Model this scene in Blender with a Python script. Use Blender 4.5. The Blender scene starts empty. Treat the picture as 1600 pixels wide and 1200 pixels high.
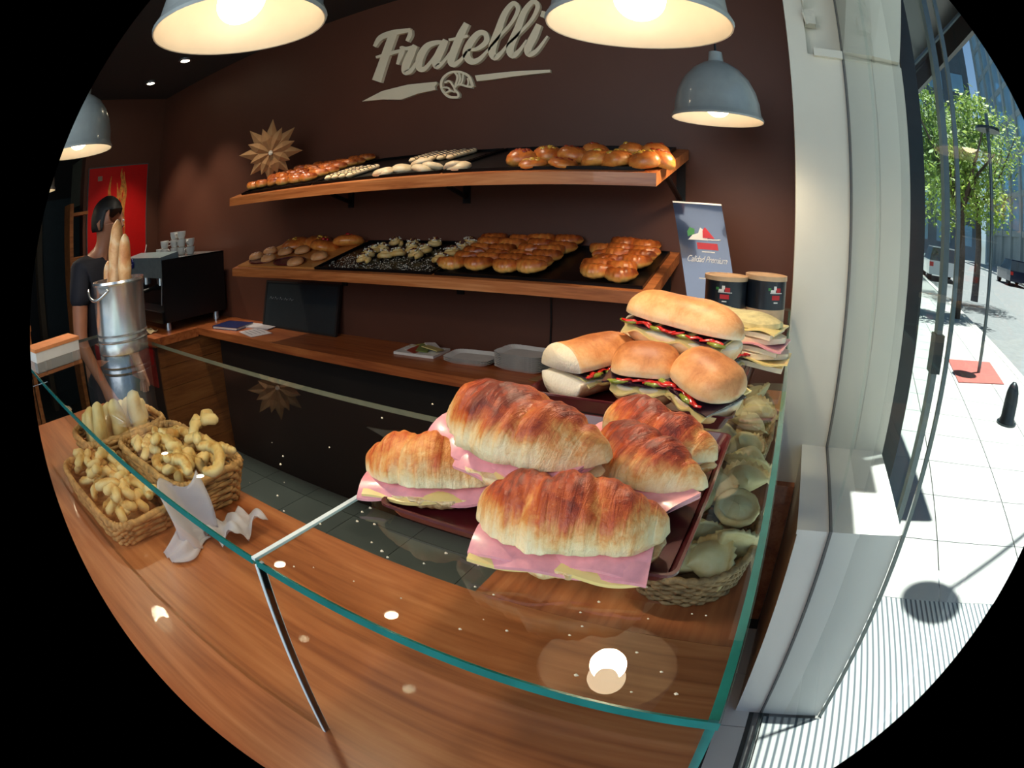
import bpy, math, random
import numpy as np
from mathutils import Vector, Matrix, noise

scene = bpy.context.scene
COL = scene.collection
R = math.radians
PI = math.pi
rnd = random.Random(7)

# ------------------------------------------------------------------ camera (a clip-on fisheye lens)
LF, LK, LCX, LCY = 940.5847, 0.187694, 859.0, 520.0        # focal length in px, cubic term, optical centre
YAW, PITCH, ROLL = 0.408476, -0.213691, 0.016373
CAM = np.array([0.0, 0.0, 1.6])

def rotm(yaw, pit, rol):
    cz, sz = math.cos(yaw), math.sin(yaw)
    t = PI / 2 + pit
    a = np.array([[cz, -sz, 0], [sz, cz, 0], [0, 0, 1]])
    b = np.array([[1, 0, 0], [0, math.cos(t), -math.sin(t)], [0, math.sin(t), math.cos(t)]])
    c = np.array([[math.cos(rol), -math.sin(rol), 0], [math.sin(rol), math.cos(rol), 0], [0, 0, 1]])
    return a @ b @ c
RM = rotm(YAW, PITCH, ROLL)

cd = bpy.data.cameras.new('camera')
cam = bpy.data.objects.new('camera', cd)
COL.objects.link(cam)
m4 = Matrix([list(RM[i]) + [CAM[i]] for i in range(3)] + [[0, 0, 0, 1]])
cam.matrix_world = m4
scene.camera = cam
cd.type = 'PANO'
cd.panorama_type = 'FISHEYE_LENS_POLYNOMIAL'
cd.sensor_fit = 'HORIZONTAL'
cd.sensor_width = 36.0
cd.sensor_height = 27.0
PXMM = 36.0 / 1600.0
cd.fisheye_polynomial_k0 = 0.0
cd.fisheye_polynomial_k1 = -1.0 / (LF * PXMM)
cd.fisheye_polynomial_k2 = 0.0
cd.fisheye_polynomial_k3 = -LK / (LF * PXMM) ** 3
cd.fisheye_polynomial_k4 = 0.0
cd.fisheye_fov = 2 * (812 / LF + LK * (812 / LF) ** 3)
cd.shift_x = -(LCX - 800) / 1600.0
cd.shift_y = (LCY - 600) / 1200.0
cd.clip_start = 0.01
cd.clip_end = 500

# ------------------------------------------------------------------ sky, sun, exposure
world = bpy.data.worlds.new('sky'); scene.world = world; world.use_nodes = True
wn = world.node_tree; wn.nodes.clear()
wo = wn.nodes.new('ShaderNodeOutputWorld'); wb = wn.nodes.new('ShaderNodeBackground')
sky = wn.nodes.new('ShaderNodeTexSky'); sky.sky_type = 'HOSEK_WILKIE'
SUNV = (0.10, 0.06, 1.0)
sky.sun_direction = Vector(SUNV).normalized(); sky.turbidity = 3.0; sky.ground_albedo = 0.4
wn.links.new(sky.outputs[0], wb.inputs[0]); wn.links.new(wb.outputs[0], wo.inputs[0])
wb.inputs[1].default_value = 2.1
sl = bpy.data.lights.new('sun', 'SUN'); so = bpy.data.objects.new('sun', sl); COL.objects.link(so)
sl.energy = 8.0; sl.angle = R(0.6); sl.color = (1.0, 0.97, 0.9)
so.rotation_euler = Vector(SUNV).to_track_quat('Z', 'Y').to_euler()
# added fill lamp in place of daylight from the open front behind the camera
al = bpy.data.lights.new('shopfront_fill', 'AREA'); ao = bpy.data.objects.new('shopfront_fill', al); COL.objects.link(ao)
al.shape = 'RECTANGLE'; al.size = 2.2; al.size_y = 1.6; al.energy = 32.0; al.color = (0.93, 0.97, 1.0)
ao.location = (-0.6, -1.3, 2.5); ao.rotation_euler = (R(58), 0, R(-12))
scene.view_settings.view_transform = 'Standard'
scene.view_settings.look = 'None'
scene.view_settings.exposure = 0.55
scene.view_settings.gamma = 1.0
scene.view_settings.use_curve_mapping = False
scene.cycles.max_bounces = 8
scene.cycles.transparent_max_bounces = 24
scene.cycles.caustics_reflective = False
scene.cycles.caustics_refractive = False
scene.cycles.sample_clamp_indirect = 4.0

# ------------------------------------------------------------------ measuring helpers
def ray(x, y):
    u, v = x - LCX, LCY - y
    r = math.hypot(u, v) + 1e-9
    th = r / LF + LK * (r / LF) ** 3
    s = math.sin(th) / r
    return RM @ np.array([u * s, v * s, -math.cos(th)])
def on(x, y, ax, val):
    """World point seen at a picture position on the plane axis = val."""
    d = ray(x, y)
    return CAM + d * ((val - CAM[ax]) / d[ax])
def on_plane(x, y, p0, n):
    d = ray(x, y); n = np.array(n, float)
    return CAM + d * (((np.array(p0, float) - CAM) @ n) / (d @ n))

# ------------------------------------------------------------------ materials
def lin(c):
    return tuple(((v / 255) / 12.92 if v / 255 <= 0.04045 else ((v / 255 + 0.055) / 1.055) ** 2.4) for v in c)
MATS = {}
def new_mat(name):
    m = bpy.data.materials.new(name); m.use_nodes = True
    nt = m.node_tree; nt.nodes.clear()
    out = nt.nodes.new('ShaderNodeOutputMaterial')
    b = nt.nodes.new('ShaderNodeBsdfPrincipled')
    nt.links.new(b.outputs[0], out.inputs[0])
    return m, nt, b
def coords(nt, scale=(1, 1, 1), kind='Object'):
    tc = nt.nodes.new('ShaderNodeTexCoord'); mp = nt.nodes.new('ShaderNodeMapping')
    mp.inputs['Scale'].default_value = scale
    nt.links.new(tc.outputs[kind], mp.inputs[0])
    return mp.outputs[0]
def ramp(nt, fac, stops):
    r = nt.nodes.new('ShaderNodeValToRGB')
    e = r.color_ramp.elements
    while len(e) < len(stops): e.new(0.5)
    for el, (p, c) in zip(e, stops):
        el.position = p; el.color = (*c, 1)
    nt.links.new(fac, r.inputs[0])
    return r.outputs[0]
def noise_tex(nt, vec, scale, detail=4, rough=0.55, dist=0.0):
    n = nt.nodes.new('ShaderNodeTexNoise')
    n.inputs['Scale'].default_value = scale; n.inputs['Detail'].default_value = detail
    n.inputs['Roughness'].default_value = rough; n.inputs['Distortion'].default_value = dist
    nt.links.new(vec, n.inputs['Vector'])
    return n.outputs[0]
def bump(nt, b, h, strength=0.3, dist=0.002):
    bp = nt.nodes.new('ShaderNodeBump')
    bp.inputs['Strength'].default_value = strength; bp.inputs['Distance'].default_value = dist
    nt.links.new(h, bp.inputs['Height']); nt.links.new(bp.outputs[0], b.inputs['Normal'])
def math_node(nt, op, a, bb):
    n = nt.nodes.new('ShaderNodeMath'); n.operation = op; n.use_clamp = False
    for k, v in enumerate((a, bb)):
        if isinstance(v, (int, float)): n.inputs[k].default_value = v
        else: nt.links.new(v, n.inputs[k])
    return n.outputs[0]
def plain(name, rgb, rough=0.5, metal=0.0, var=0.12, scale=30, bumpy=0.0, spec=0.5, coat=0.0, emit=None, alpha=None, sss=0.0, kind='Object'):
    if name in MATS: return MATS[name]
    m, nt, b = new_mat(name)
    c = lin(rgb)
    v = coords(nt, kind=kind)
    n = noise_tex(nt, v, scale)
    if var > 0:
        lo = tuple(x * (1 - var) for x in c); hi = tuple(min(1, x * (1 + var)) for x in c)
        nt.links.new(ramp(nt, n, [(0.3, lo), (0.7, hi)]), b.inputs['Base Color'])
    else:
        b.inputs['Base Color'].default_value = (*c, 1)
    b.inputs['Roughness'].default_value = rough; b.inputs['Metallic'].default_value = metal
    b.inputs['Specular IOR Level'].default_value = spec
    b.inputs['Coat Weight'].default_value = coat
    if sss:
        b.inputs['Subsurface Weight'].default_value = sss
        b.inputs['Subsurface Radius'].default_value = (0.01, 0.005, 0.003)
    if emit:
        b.inputs['Emission Color'].default_value = (*lin(emit[0]), 1); b.inputs['Emission Strength'].default_value = emit[1]
    if alpha is not None: b.inputs['Alpha'].default_value = alpha
    if bumpy: bump(nt, b, n, bumpy)
    MATS[name] = m
    return m
def wood(name, dark, mid, light, axis=0, scale=1.0, rough=0.35, coat=0.2):
    m, nt, b = new_mat(name)
    s = [14, 14, 14]; s[axis] = 1.1
    v = coords(nt, [x * scale for x in s])
    n1 = noise_tex(nt, v, 1.0, 6, 0.6, 1.2)
    s2 = [60, 60, 60]; s2[axis] = 3
    n2 = noise_tex(nt, coords(nt, [x * scale for x in s2]), 1.5, 3, 0.5)
    f = math_node(nt, 'ADD', math_node(nt, 'MULTIPLY', n1, 0.75), math_node(nt, 'MULTIPLY', n2, 0.25))
    nt.links.new(ramp(nt, f, [(0.33, lin(dark)), (0.5, lin(mid)), (0.66, lin(light))]), b.inputs['Base Color'])
    b.inputs['Roughness'].default_value = rough; b.inputs['Coat Weight'].default_value = coat
    bump(nt, b, n2, 0.08, 0.001)
    return m
def glass(name, tint, refl=1.0, edge=None):
    m = bpy.data.materials.new(name); m.use_nodes = True
    nt = m.node_tree; nt.nodes.clear()
    out = nt.nodes.new('ShaderNodeOutputMaterial')
    tr = nt.nodes.new('ShaderNodeBsdfTransparent'); gl = nt.nodes.new('ShaderNodeBsdfGlossy')
    tr.inputs[0].default_value = (*tint, 1); gl.inputs['Roughness'].default_value = 0.0
    gl.inputs[0].default_value = (refl, refl, refl, 1)
    fr = nt.nodes.new('ShaderNodeFresnel'); fr.inputs[0].default_value = 1.5
    mx = nt.nodes.new('ShaderNodeMixShader')
    geo = nt.nodes.new('ShaderNodeNewGeometry')
    f = math_node(nt, 'MULTIPLY', fr.outputs[0], math_node(nt, 'SUBTRACT', 1.0, geo.outputs['Backfacing']))
    nt.links.new(f, mx.inputs[0]); nt.links.new(tr.outputs[0], mx.inputs[1]); nt.links.new(gl.outputs[0], mx.inputs[2])
    nt.links.new(mx.outputs[0], out.inputs[0])
    return m
def baked(name, stops, bumpy=0.5, rough=0.45, fine=260, coat=0.06, sss=0.08, streak=0.0, amp=0.75):
    """Baked crust: the mesh carries how far each spot is browned ('toast')."""
    m, nt, b = new_mat(name)
    at = nt.nodes.new('ShaderNodeAttribute'); at.attribute_name = 'toast'
    v = coords(nt)
    n1 = noise_tex(nt, v, 38, 5, 0.62, 0.6); n2 = noise_tex(nt, v, fine, 3, 0.6)
    f = math_node(nt, 'ADD', at.outputs['Fac'], math_node(nt, 'MULTIPLY', math_node(nt, 'SUBTRACT', n1, 0.5), amp))
    if streak:
        tc = nt.nodes.new('ShaderNodeTexCoord'); mp = nt.nodes.new('ShaderNodeMapping')
        mp.inputs['Rotation'].default_value = (0, R(12), R(18)); mp.inputs['Scale'].default_value = (150, 16, 22)
        nt.links.new(tc.outputs['Object'], mp.inputs[0])
        n3 = noise_tex(nt, mp.outputs[0], 1.0, 4, 0.6, 0.8)
        f = math_node(nt, 'ADD', f, math_node(nt, 'MULTIPLY', math_node(nt, 'SUBTRACT', n3, 0.5), streak))
    f = math_node(nt, 'ADD', f, math_node(nt, 'MULTIPLY', math_node(nt, 'SUBTRACT', n2, 0.5), 0.22))
    nt.links.new(ramp(nt, f, [(p, lin(c)) for p, c in stops]), b.inputs['Base Color'])
    b.inputs['Roughness'].default_value = rough; b.inputs['Coat Weight'].default_value = coat
    b.inputs['Coat Roughness'].default_value = 0.3
    b.inputs['Subsurface Weight'].default_value = sss
    b.inputs['Subsurface Radius'].default_value = (0.012, 0.006, 0.003)
    h = math_node(nt, 'ADD', math_node(nt, 'MULTIPLY', n1, 0.7), math_node(nt, 'MULTIPLY', n2, 0.4))
    if streak: h = math_node(nt, 'ADD', h, math_node(nt, 'MULTIPLY', n3, 0.9))
    bump(nt, b, h, bumpy, 0.003)
    return m

M_CROI = baked('croissant_crust', [(0.0, (246, 226, 180)), (0.28, (238, 200, 140)), (0.5, (222, 150, 78)), (0.72, (196, 92, 38)), (0.9, (164, 60, 26)), (1.0, (122, 44, 24))], bumpy=0.9, streak=0.65, amp=0.9)
M_MEDIA = baked('glazed_crust', [(0.0, (250, 206, 120)), (0.35, (236, 164, 78)), (0.62, (210, 114, 46)), (1.0, (140, 58, 20))], rough=0.3, coat=0.3)
M_ROLL = baked('roll_crust', [(0.0, (240, 216, 176)), (0.35, (232, 184, 128)), (0.65, (212, 144, 86)), (1.0, (160, 90, 44))], bumpy=0.18, rough=0.5, coat=0.0)
M_CRUMB = baked('bread_crumb', [(0.0, (246, 234, 208)), (0.6, (232, 212, 176)), (1.0, (196, 160, 112))], bumpy=0.9, rough=0.85, coat=0.0)
M_EMP = baked('empanada_dough', [(0.0, (226, 212, 168)), (0.5, (214, 190, 136)), (0.8, (184, 140, 78)), (1.0, (140, 90, 40))], bumpy=0.25, rough=0.5, coat=0.1)
M_BISC = baked('biscuit_dough', [(0.0, (244, 222, 168)), (0.5, (232, 194, 124)), (0.8, (206, 150, 76)), (1.0, (160, 100, 44))], bumpy=0.25, rough=0.55, coat=0.05)
M_HAM = plain('ham', (232, 160, 166), 0.3, var=0.14, scale=60, bumpy=0.15, coat=0.3, sss=0.15)
M_HAMEDGE = plain('ham_rind', (206, 92, 62), 0.4, var=0.2)
M_CHEESE = plain('cheese', (240, 214, 140), 0.35, var=0.06, coat=0.15, sss=0.15)
M_PEPPER = plain('red_pepper', (186, 28, 24), 0.2, var=0.35, scale=80, coat=0.6)
M_PICKLE = plain('pickle_green', (124, 136, 46), 0.25, var=0.35, scale=90, coat=0.5)
M_AUB = plain('aubergine', (44, 26, 36), 0.25, var=0.3, coat=0.5)
M_WOODX = wood('deck_wood', (126, 64, 32), (170, 98, 56), (194, 124, 78), 0)
M_WOODY = wood('deck_wood_cross', (124, 60, 34), (164, 92, 54), (186, 116, 74), 1)
M_SHELF = wood('shelf_wood', (150, 78, 36), (192, 112, 58), (214, 140, 84), 0, 1.6, 0.4)
M_COUNTER = wood('back_counter_wood', (128, 60, 28), (170, 92, 46), (190, 116, 62), 0, 1.3, 0.45)
M_PANEL = wood('cupboard_wood', (104, 56, 24), (142, 82, 38), (164, 104, 54), 1, 1.5, 0.5, 0.05)
M_BROWN = plain('brown_wall_paint', (92, 56, 42), 0.5, var=0.05, scale=4, bumpy=0.02, spec=0.35)
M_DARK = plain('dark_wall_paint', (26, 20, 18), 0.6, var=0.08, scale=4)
M_CREAM = plain('cream_wall_paint', (226, 222, 206), 0.6, var=0.02, scale=6, bumpy=0.03)
M_CREAM2 = plain('white_sill_paint', (226, 226, 222), 0.5, var=0.02, scale=6)
M_BLACK = plain('black_paint', (14, 14, 15), 0.35, var=0.1)
M_BLACKTRAY = plain('blackened_tray_steel', (24, 24, 26), 0.32, 0.6, var=0.3, scale=12)
M_MAROON = plain('maroon_plastic', (84, 24, 30), 0.3, var=0.08, coat=0.3)
M_GREY = plain('grey_enamel', (150, 158, 158), 0.3, 0.0, var=0.05, coat=0.4)
M_WHITEIN = plain('white_enamel', (206, 198, 184), 0.35, var=0.02)
M_BULB = plain('glowing_bulb', (255, 240, 215), 0.4, var=0, emit=((255, 228, 188), 9.0))
M_STEEL = plain('brushed_steel', (216, 220, 222), 0.24, 0.9, var=0.06, scale=8)
M_WICKER = plain('wicker', (176, 128, 70), 0.6, var=0.45, scale=70, bumpy=0.5)
M_WICKERD = plain('dark_wicker', (148, 116, 78), 0.6, var=0.5, scale=60, bumpy=0.5)
M_SIGN = plain('sign_lettering', (238, 224, 194), 0.45, var=0.04, scale=5)
M_PAPER = plain('white_paper', (226, 222, 214), 0.7, var=0.04)
M_KRAFT = plain('kraft_paper', (158, 116, 72), 0.8, var=0.1)
M_GLASSTOP = glass('case_glass', (0.955, 0.985, 0.965))
M_GLASSEDGE = plain('glass_edge', (34, 120, 116), 0.15, var=0.15, spec=0.8, coat=0.5)
M_JOINT = plain('bright_joint', (206, 222, 226), 0.55, 0.0, var=0.05)
M_EDGEDIM = plain('ground_glass_edge', (104, 104, 84), 0.4, var=0.1)
M_GLASSWIN = glass('window_glass', (0.95, 0.99, 0.98), 0.45)

# ------------------------------------------------------------------ mesh builder
class MB:
    def __init__(s): s.v = []; s.f = []; s.m = []; s.t = []; s.M = None
    def add(s, vs, fs, mi=0, toast=None):
        o = len(s.v)
        s.v += [tuple(p) for p in vs]; s.f += [tuple(i + o for i in f) for f in fs]; s.m += [mi] * len(fs)
        s.t += list(toast) if toast is not None else [0.4] * len(vs)
        return s
    def box(s, lo, hi, mi=0, rot=None, piv=None):
        (x0, y0, z0), (x1, y1, z1) = lo, hi
        vs = [(x, y, z) for z in (z0, z1) for y in (y0, y1) for x in (x0, x1)]
        if rot is not None:
            p = Vector(piv if piv is not None else [(a + b) / 2 for a, b in zip(lo, hi)])
            vs = [tuple(rot @ (Vector(v) - p) + p) for v in vs]
        fs = [(0, 2, 3, 1), (4, 5, 7, 6), (0, 1, 5, 4), (2, 6, 7, 3), (0, 4, 6, 2), (1, 3, 7, 5)]
        return s.add(vs, fs, mi)
    def rings(s, rings, mi=0, closed=False, caps=True, toast=None):
        n = len(rings[0]); vs = [p for r in rings for p in r]; fs = []
        k = len(rings)
        for i in range(k if closed else k - 1):
            a, b = i * n, ((i + 1) % k) * n
            for j in range(n):
                j2 = (j + 1) % n
                fs.append((a + j, a + j2, b + j2, b + j))
        if caps and not closed:
            fs.append(tuple(range(n - 1, -1, -1))); fs.append(tuple((k - 1) * n + j for j in range(n)))
        return s.add(vs, fs, mi, toast)
    def tube(s, pts, rad, n=8, mi=0, closed=False, flat=1.0, up=(0, 0, 1)):
        P = [Vector(p) for p in pts]; k = len(P); rr = []
        for i, p in enumerate(P):
            a = P[(i - 1) % k] if (closed or i > 0) else P[i]; b = P[(i + 1) % k] if (closed or i < k - 1) else P[i]
            t = (b - a).normalized() if (b - a).length > 1e-9 else Vector((0, 0, 1))
            u = Vector(up)
            if abs(t.dot(u)) > 0.95: u = Vector((1, 0, 0))
            x = t.cross(u).normalized(); y = x.cross(t).normalized()
            r = rad[i] if isinstance(rad, (list, tuple)) else rad
            rr.append([p + x * (math.cos(2 * PI * j / n) * r) + y * (math.sin(2 * PI * j / n) * r * flat) for j in range(n)])
        return s.rings(rr, mi, closed)
    def lathe(s, prof, n=32, mi=0, c=(0, 0, 0), caps=True):
        rr = [[(c[0] + r * math.cos(2 * PI * j / n), c[1] + r * math.sin(2 * PI * j / n), c[2] + z) for j in range(n)] for r, z in prof]
        return s.rings(rr, mi, False, caps)
    def prism(s, poly, z0, z1, mi=0):
        n = len(poly)
        vs = [(x, y, z0) for x, y in poly] + [(x, y, z1) for x, y in poly]
        fs = [tuple(range(n - 1, -1, -1)), tuple(range(n, 2 * n))] + [(j, (j + 1) % n, n + (j + 1) % n, n + j) for j in range(n)]
        return s.add(vs, fs, mi)
    def slab(s, fn, nu, nv, th, mi=0):
        """A curved sheet fn(u,v) with thickness."""
        top = [Vector(fn(i / nu, j / nv)) for i in range(nu + 1) for j in range(nv + 1)]
        bot = [p - Vector((0, 0, th)) for p in top]
        W = nv + 1; o = len(top); fs = []
        for i in range(nu):
            for j in range(nv):
                a = i * W + j
                fs.append((a, a + W, a + W + 1, a + 1)); fs.append((o + a, o + a + 1, o + a + W + 1, o + a + W))
        for i in range(nu):
            a = i * W; fs.append((a, o + a, o + a + W, a + W)); a += nv; fs.append((a, a + W, o + a + W, o + a))
        for j in range(nv):
            a = j; fs.append((a, a + 1, o + a + 1, o + a)); a = nu * W + j; fs.append((a, o + a, o + a + 1, a + 1))
        return s.add(top + bot, fs, mi)
    def mesh(s, name, mats, smooth=False):
        me = bpy.data.meshes.new(name)
        me.from_pydata([tuple(map(float, p)) for p in s.v], [], s.f)
        for m in (mats if isinstance(mats, (list, tuple)) else [mats]): me.materials.append(m)
        me.polygons.foreach_set('material_index', s.m)
        if smooth: me.polygons.foreach_set('use_smooth', [True] * len(s.f))
        at = me.attributes.new('toast', 'FLOAT', 'POINT'); at.data.foreach_set('value', [float(x) for x in s.t])
        me.update()
        if smooth == 'auto':
            me.set_sharp_from_angle(angle=R(35))
        return me
    def build(s, name, mats, parent=None, smooth=False, loc=(0, 0, 0), rot=(0, 0, 0)):
        return link(name, s.mesh(name, mats, smooth), parent, loc, rot)
def link(name, me, parent=None, loc=(0, 0, 0), rot=(0, 0, 0)):
    o = bpy.data.objects.new(name, me); COL.objects.link(o)
    o.location = loc; o.rotation_euler = rot
    if parent: o.parent = parent
    return o
def tag(o, label=None, cat=None, group=None, kind=None):
    if label: o['label'] = label
    if cat: o['category'] = cat
    if group: o['group'] = group
    if kind: o['kind'] = kind
    return o
def thing(name, label, cat, loc=(0, 0, 0), rot=(0, 0, 0), group=None):
    o = bpy.data.objects.new(name, None); COL.objects.link(o)
    o.empty_display_size = 0.05; o.location = [float(v) for v in loc]; o.rotation_euler = rot
    return tag(o, label, cat, group)
def kids(o): return [c for c in bpy.data.objects if c.parent == o]
def dup(root, loc, rot, label, group=None, children=None):
    r = root.copy(); COL.objects.link(r); r.location = [float(v) for v in loc]; r.rotation_euler = rot
    r['label'] = label
    if group: r['group'] = group
    for ch in (children or []):
        c = ch.copy(); COL.objects.link(c); c.parent = r
    return r
def struct(o): o['kind'] = 'structure'; return o
def sbox(name, lo, hi, mat, parent=None):
    o = MB().box(lo, hi).build(name, mat, parent)
    if parent is None: struct(o)
    return o
def fbm(p, f, s=0.0):
    return noise.noise(Vector((p[0] * f + s, p[1] * f + s * 1.7, p[2] * f - s)))
ORD = ['first', 'second', 'third', 'fourth', 'fifth', 'sixth', 'seventh', 'eighth', 'ninth', 'tenth', 'eleventh', 'twelfth']

# ================================================================== THE SETTING
XG = 0.225          # the shop window's glass stands in this plane
YB = 2.32           # back wall
CEIL = 2.78
# floor of the shop, tiles
fl = struct(MB().box((-7.2, -2.6, -0.06), (0.20, 2.6, -0.004)).build('floor', plain('grout', (60, 62, 60), 0.7)))
M_TILE = plain('grey_green_tile', (92, 100, 98), 0.35, var=0.12, scale=3, spec=0.5)
M_TILE2 = plain('pale_entrance_tile', (214, 214, 208), 0.5, var=0.05, scale=3)
tme = MB().box((-0.198, -0.198, -0.004), (0.198, 0.198, 0.0)).mesh('tile', M_TILE)
for i in range(12):
    for j in range(6):
        link('tile', tme, fl, (-4.4 + 0.4 * i - 0.2, 0.2 + 0.4 * j, 0.0))
tme2 = MB().box((-0.0525, -0.148, -0.004), (0.0525, 0.148, 0.0)).mesh('entrance_tile', M_TILE2)
for j in range(8):
    link('tile', tme2, fl, (0.129, 0.15 + 0.3 * j - 0.5, 0.001))
wbk = sbox('wall_back', (-7.2, YB, 0), (0.02, YB + 0.12, CEIL), M_BROWN)
sbox('wall_left', (-4.85, 1.45, 0), (-4.72, YB, CEIL), M_BROWN)
sbox('wall_far_left', (-7.3, -2.6, 0), (-7.2, YB + 0.12, CEIL), M_DARK)
sbox('wall_front', (-7.2, -2.7, 0), (-2.6, -2.6, CEIL), M_DARK)
sbox('ceiling', (-7.3, -2.7, CEIL), (0.30, YB + 0.12, CEIL + 0.1), plain('dark_ceiling_paint', (46, 40, 36), 0.8, var=0.04))
struct(MB().box((0.30, 1.0, CEIL), (0.50, 2.6, CEIL + 0.1)).build('sun_shade_strip', M_CREAM))  # unseen strip past the ceiling edge, added to trim the sun patch on the ledge
# far-left passage: grey soffit and door frame
sbox('trim_1', (-5.6, 1.55, 1.92), (-4.86, 2.25, 2.35), plain('grey_soffit', (92, 90, 76), 0.7))
dr = sbox('door_1', (-5.9, 1.2, 0), (-5.82, 1.9, 2.05), plain('dark_teal_door', (30, 40, 42), 0.5))
for y in (1.14, 1.9):
    sbox('door_frame', (-5.95, y, 0), (-5.78, y + 0.07, 2.12), plain('brown_door_frame', (84, 66, 44), 0.6), dr)

# the wall end beside the window: pillar with recess, plinth, roller housing
pil = MB()
pil.box((0.018, 2.01, 0.0), (0.462, 2.60, 2.215))
pil.box((0.018, 2.01, 2.215), (0.088, 2.60, CEIL))
pil.box((0.088, 2.07, 2.215), (0.225, 2.60, CEIL))
pil.box((0.225, 2.03, 2.215), (0.462, 2.60, CEIL + 1.6))
pr = struct(pil.build('wall_right', M_CREAM))
MB().box((0.112, 1.985, 2.205), (0.222, 2.075, 2.235)).build('ledge', M_CREAM, pr)
mb = MB(); mb.box((0.092, 2.0, 2.34), (0.135, 2.06, 2.40)); mb.tube([(0.10, 2.0, 2.335), (0.088, 1.99, 2.38), (0.095, 1.99, 2.44), (0.12, 2.0, 2.47)], 0.006)
mb.build('bracket', plain('painted_bracket', (210, 206, 190), 0.4), pr)
MB().box((0.3395, 2.0085, 0.82), (0.3405, 2.012, 2.24)).build('joint', plain('wall_joint', (150, 152, 144), 0.8), pr)
h = MB()
h.add([(0.228, 1.99, 2.235), (0.34, 1.965, 2.228), (0.452, 1.985, 2.228), (0.232, 1.99, 3.4), (0.44, 1.80, 3.4), (0.66, 1.80, 3.4),
       (0.228, 2.06, 2.235), (0.34, 2.06, 2.228), (0.452, 2.06, 2.228), (0.232, 2.06, 3.4), (0.44, 2.06, 3.4), (0.66, 2.06, 3.4)],
      [(0, 1, 4, 3), (1, 2, 5, 4), (2, 8, 11, 5), (6, 9, 10, 7), (7, 10, 11, 8), (0, 3, 9, 6), (0, 6, 7, 1), (1, 7, 8, 2), (3, 4, 10, 9), (4, 5, 11, 10)])
struct(h.build('trim_2', M_CREAM))
pb = struct(MB().box((0.128, 1.385, 0.0), (0.452, 2.012, 0.80)).build('trim_3', M_CREAM2))
MB().box((0.124, 1.38, 0.80), (0.456, 2.010, 0.815)).build('ledge', M_CREAM2, pb)
MB().box((0.020, 1.97, 0.0), (0.125, 2.009, 0.66)).build('trim_4', M_WOODY)['kind'] = 'structure'

# the shop window between shop and pavement: glass sheet and slim steel stiles
win = struct(MB().box((XG - 0.004, 0.42, 0.02), (XG + 0.004, 1.378, CEIL)).box((XG - 0.004, 1.378, 0.82), (XG + 0.004, 2.0, CEIL)).box((XG - 0.004, -2.6, 0.02), (XG + 0.004, 0.40, CEIL)).build('window_1', M_GLASSWIN))
M_FRAME = plain('grey_steel_frame', (96, 108, 110), 0.3, 0.6, var=0.1)
MB().box((XG - 0.005, -2.6, 0.0), (XG + 0.005, 1.378, 0.02)).build('bottom_rail', M_FRAME, win)
MB().box((XG - 0.005, 2.002, 0.816), (XG + 0.005, 2.009, CEIL)).box((XG - 0.005, 1.379, 0.8155), (XG + 0.005, 2.009, 0.820)).box((XG - 0.005, 1.374, 0.0), (XG + 0.005, 1.379, 0.820)).build('rubber_seal', plain('dark_rubber', (52, 58, 66), 0.5), win)
MB().box((0.455, 1.374, 0.0), (0.467, 1.386, 3.3)).build('stile', M_FRAME, win)
w2 = struct(MB().box((0.530, 2.05, 0.05), (0.608, 2.056, 3.6)).build('window_2', M_GLASSWIN))
M_DKFRAME = plain('dark_steel_frame', (40, 50, 52), 0.3, 0.5, var=0.1)
MB().box((0.468, 2.03, 0.0), (0.530, 2.09, 3.6)).build('frame', M_DKFRAME, w2)
MB().box((0.608, 2.0, 0.0), (0.632, 2.05, 3.6)).build('stile', M_FRAME, w2)
MB().box((0.600, 1.99, 1.13), (0.642, 2.06, 1.27)).build('lock_case', M_DKFRAME, w2)

# ================================================================== OUTDOORS
SD = Vector((0.148, 1.0, 0)).normalized(); SN = Vector((1, -0.148, 0)).normalized()
def st(a, b, z=0.0):
    """Street frame: a across from the kerb line, b along."""
    p = Vector((2.81, 0, 0)) + SN * a + SD * b
    return (p.x, p.y, z)
def squad(mb, a0, a1, b0, b1, z0, z1, mi=0):
    c = [st(a0, b0), st(a1, b0), st(a1, b1), st(a0, b1)]
    vs = [(x, y, z) for z in (z0, z1) for x, y, _ in c]
    return mb.add(vs, [(3, 2, 1, 0), (4, 5, 6, 7), (0, 1, 5, 4), (1, 2, 6, 5), (2, 3, 7, 6), (3, 0, 4, 7)], mi)
m, nt, b = new_mat('pale_ridged_paving')
wv = nt.nodes.new('ShaderNodeTexWave'); wv.wave_type = 'BANDS'; wv.bands_direction = 'X'
wv.inputs['Scale'].default_value = 11.0; wv.inputs['Distortion'].default_value = 0.0
v = coords(nt, (1, 1, 1)); nt.links.new(v, wv.inputs['Vector'])
nt.links.new(ramp(nt, wv.outputs[1], [(0.1, lin((84, 96, 104))), (0.55, lin((190, 194, 192)))]), b.inputs['Base Color'])
b.inputs['Roughness'].default_value = 0.8; bump(nt, b, wv.outputs[1], 0.4, 0.004)
M_RIDGE = m
M_PAVE = plain('pale_paving', (176, 178, 176), 0.85, var=0.06, scale=2)
base = struct(squad(MB(), -7.0, 0.0, -4, 45, -0.30, -0.022).build('pavement', plain('paving_bed', (150, 152, 150), 0.9)))
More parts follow.
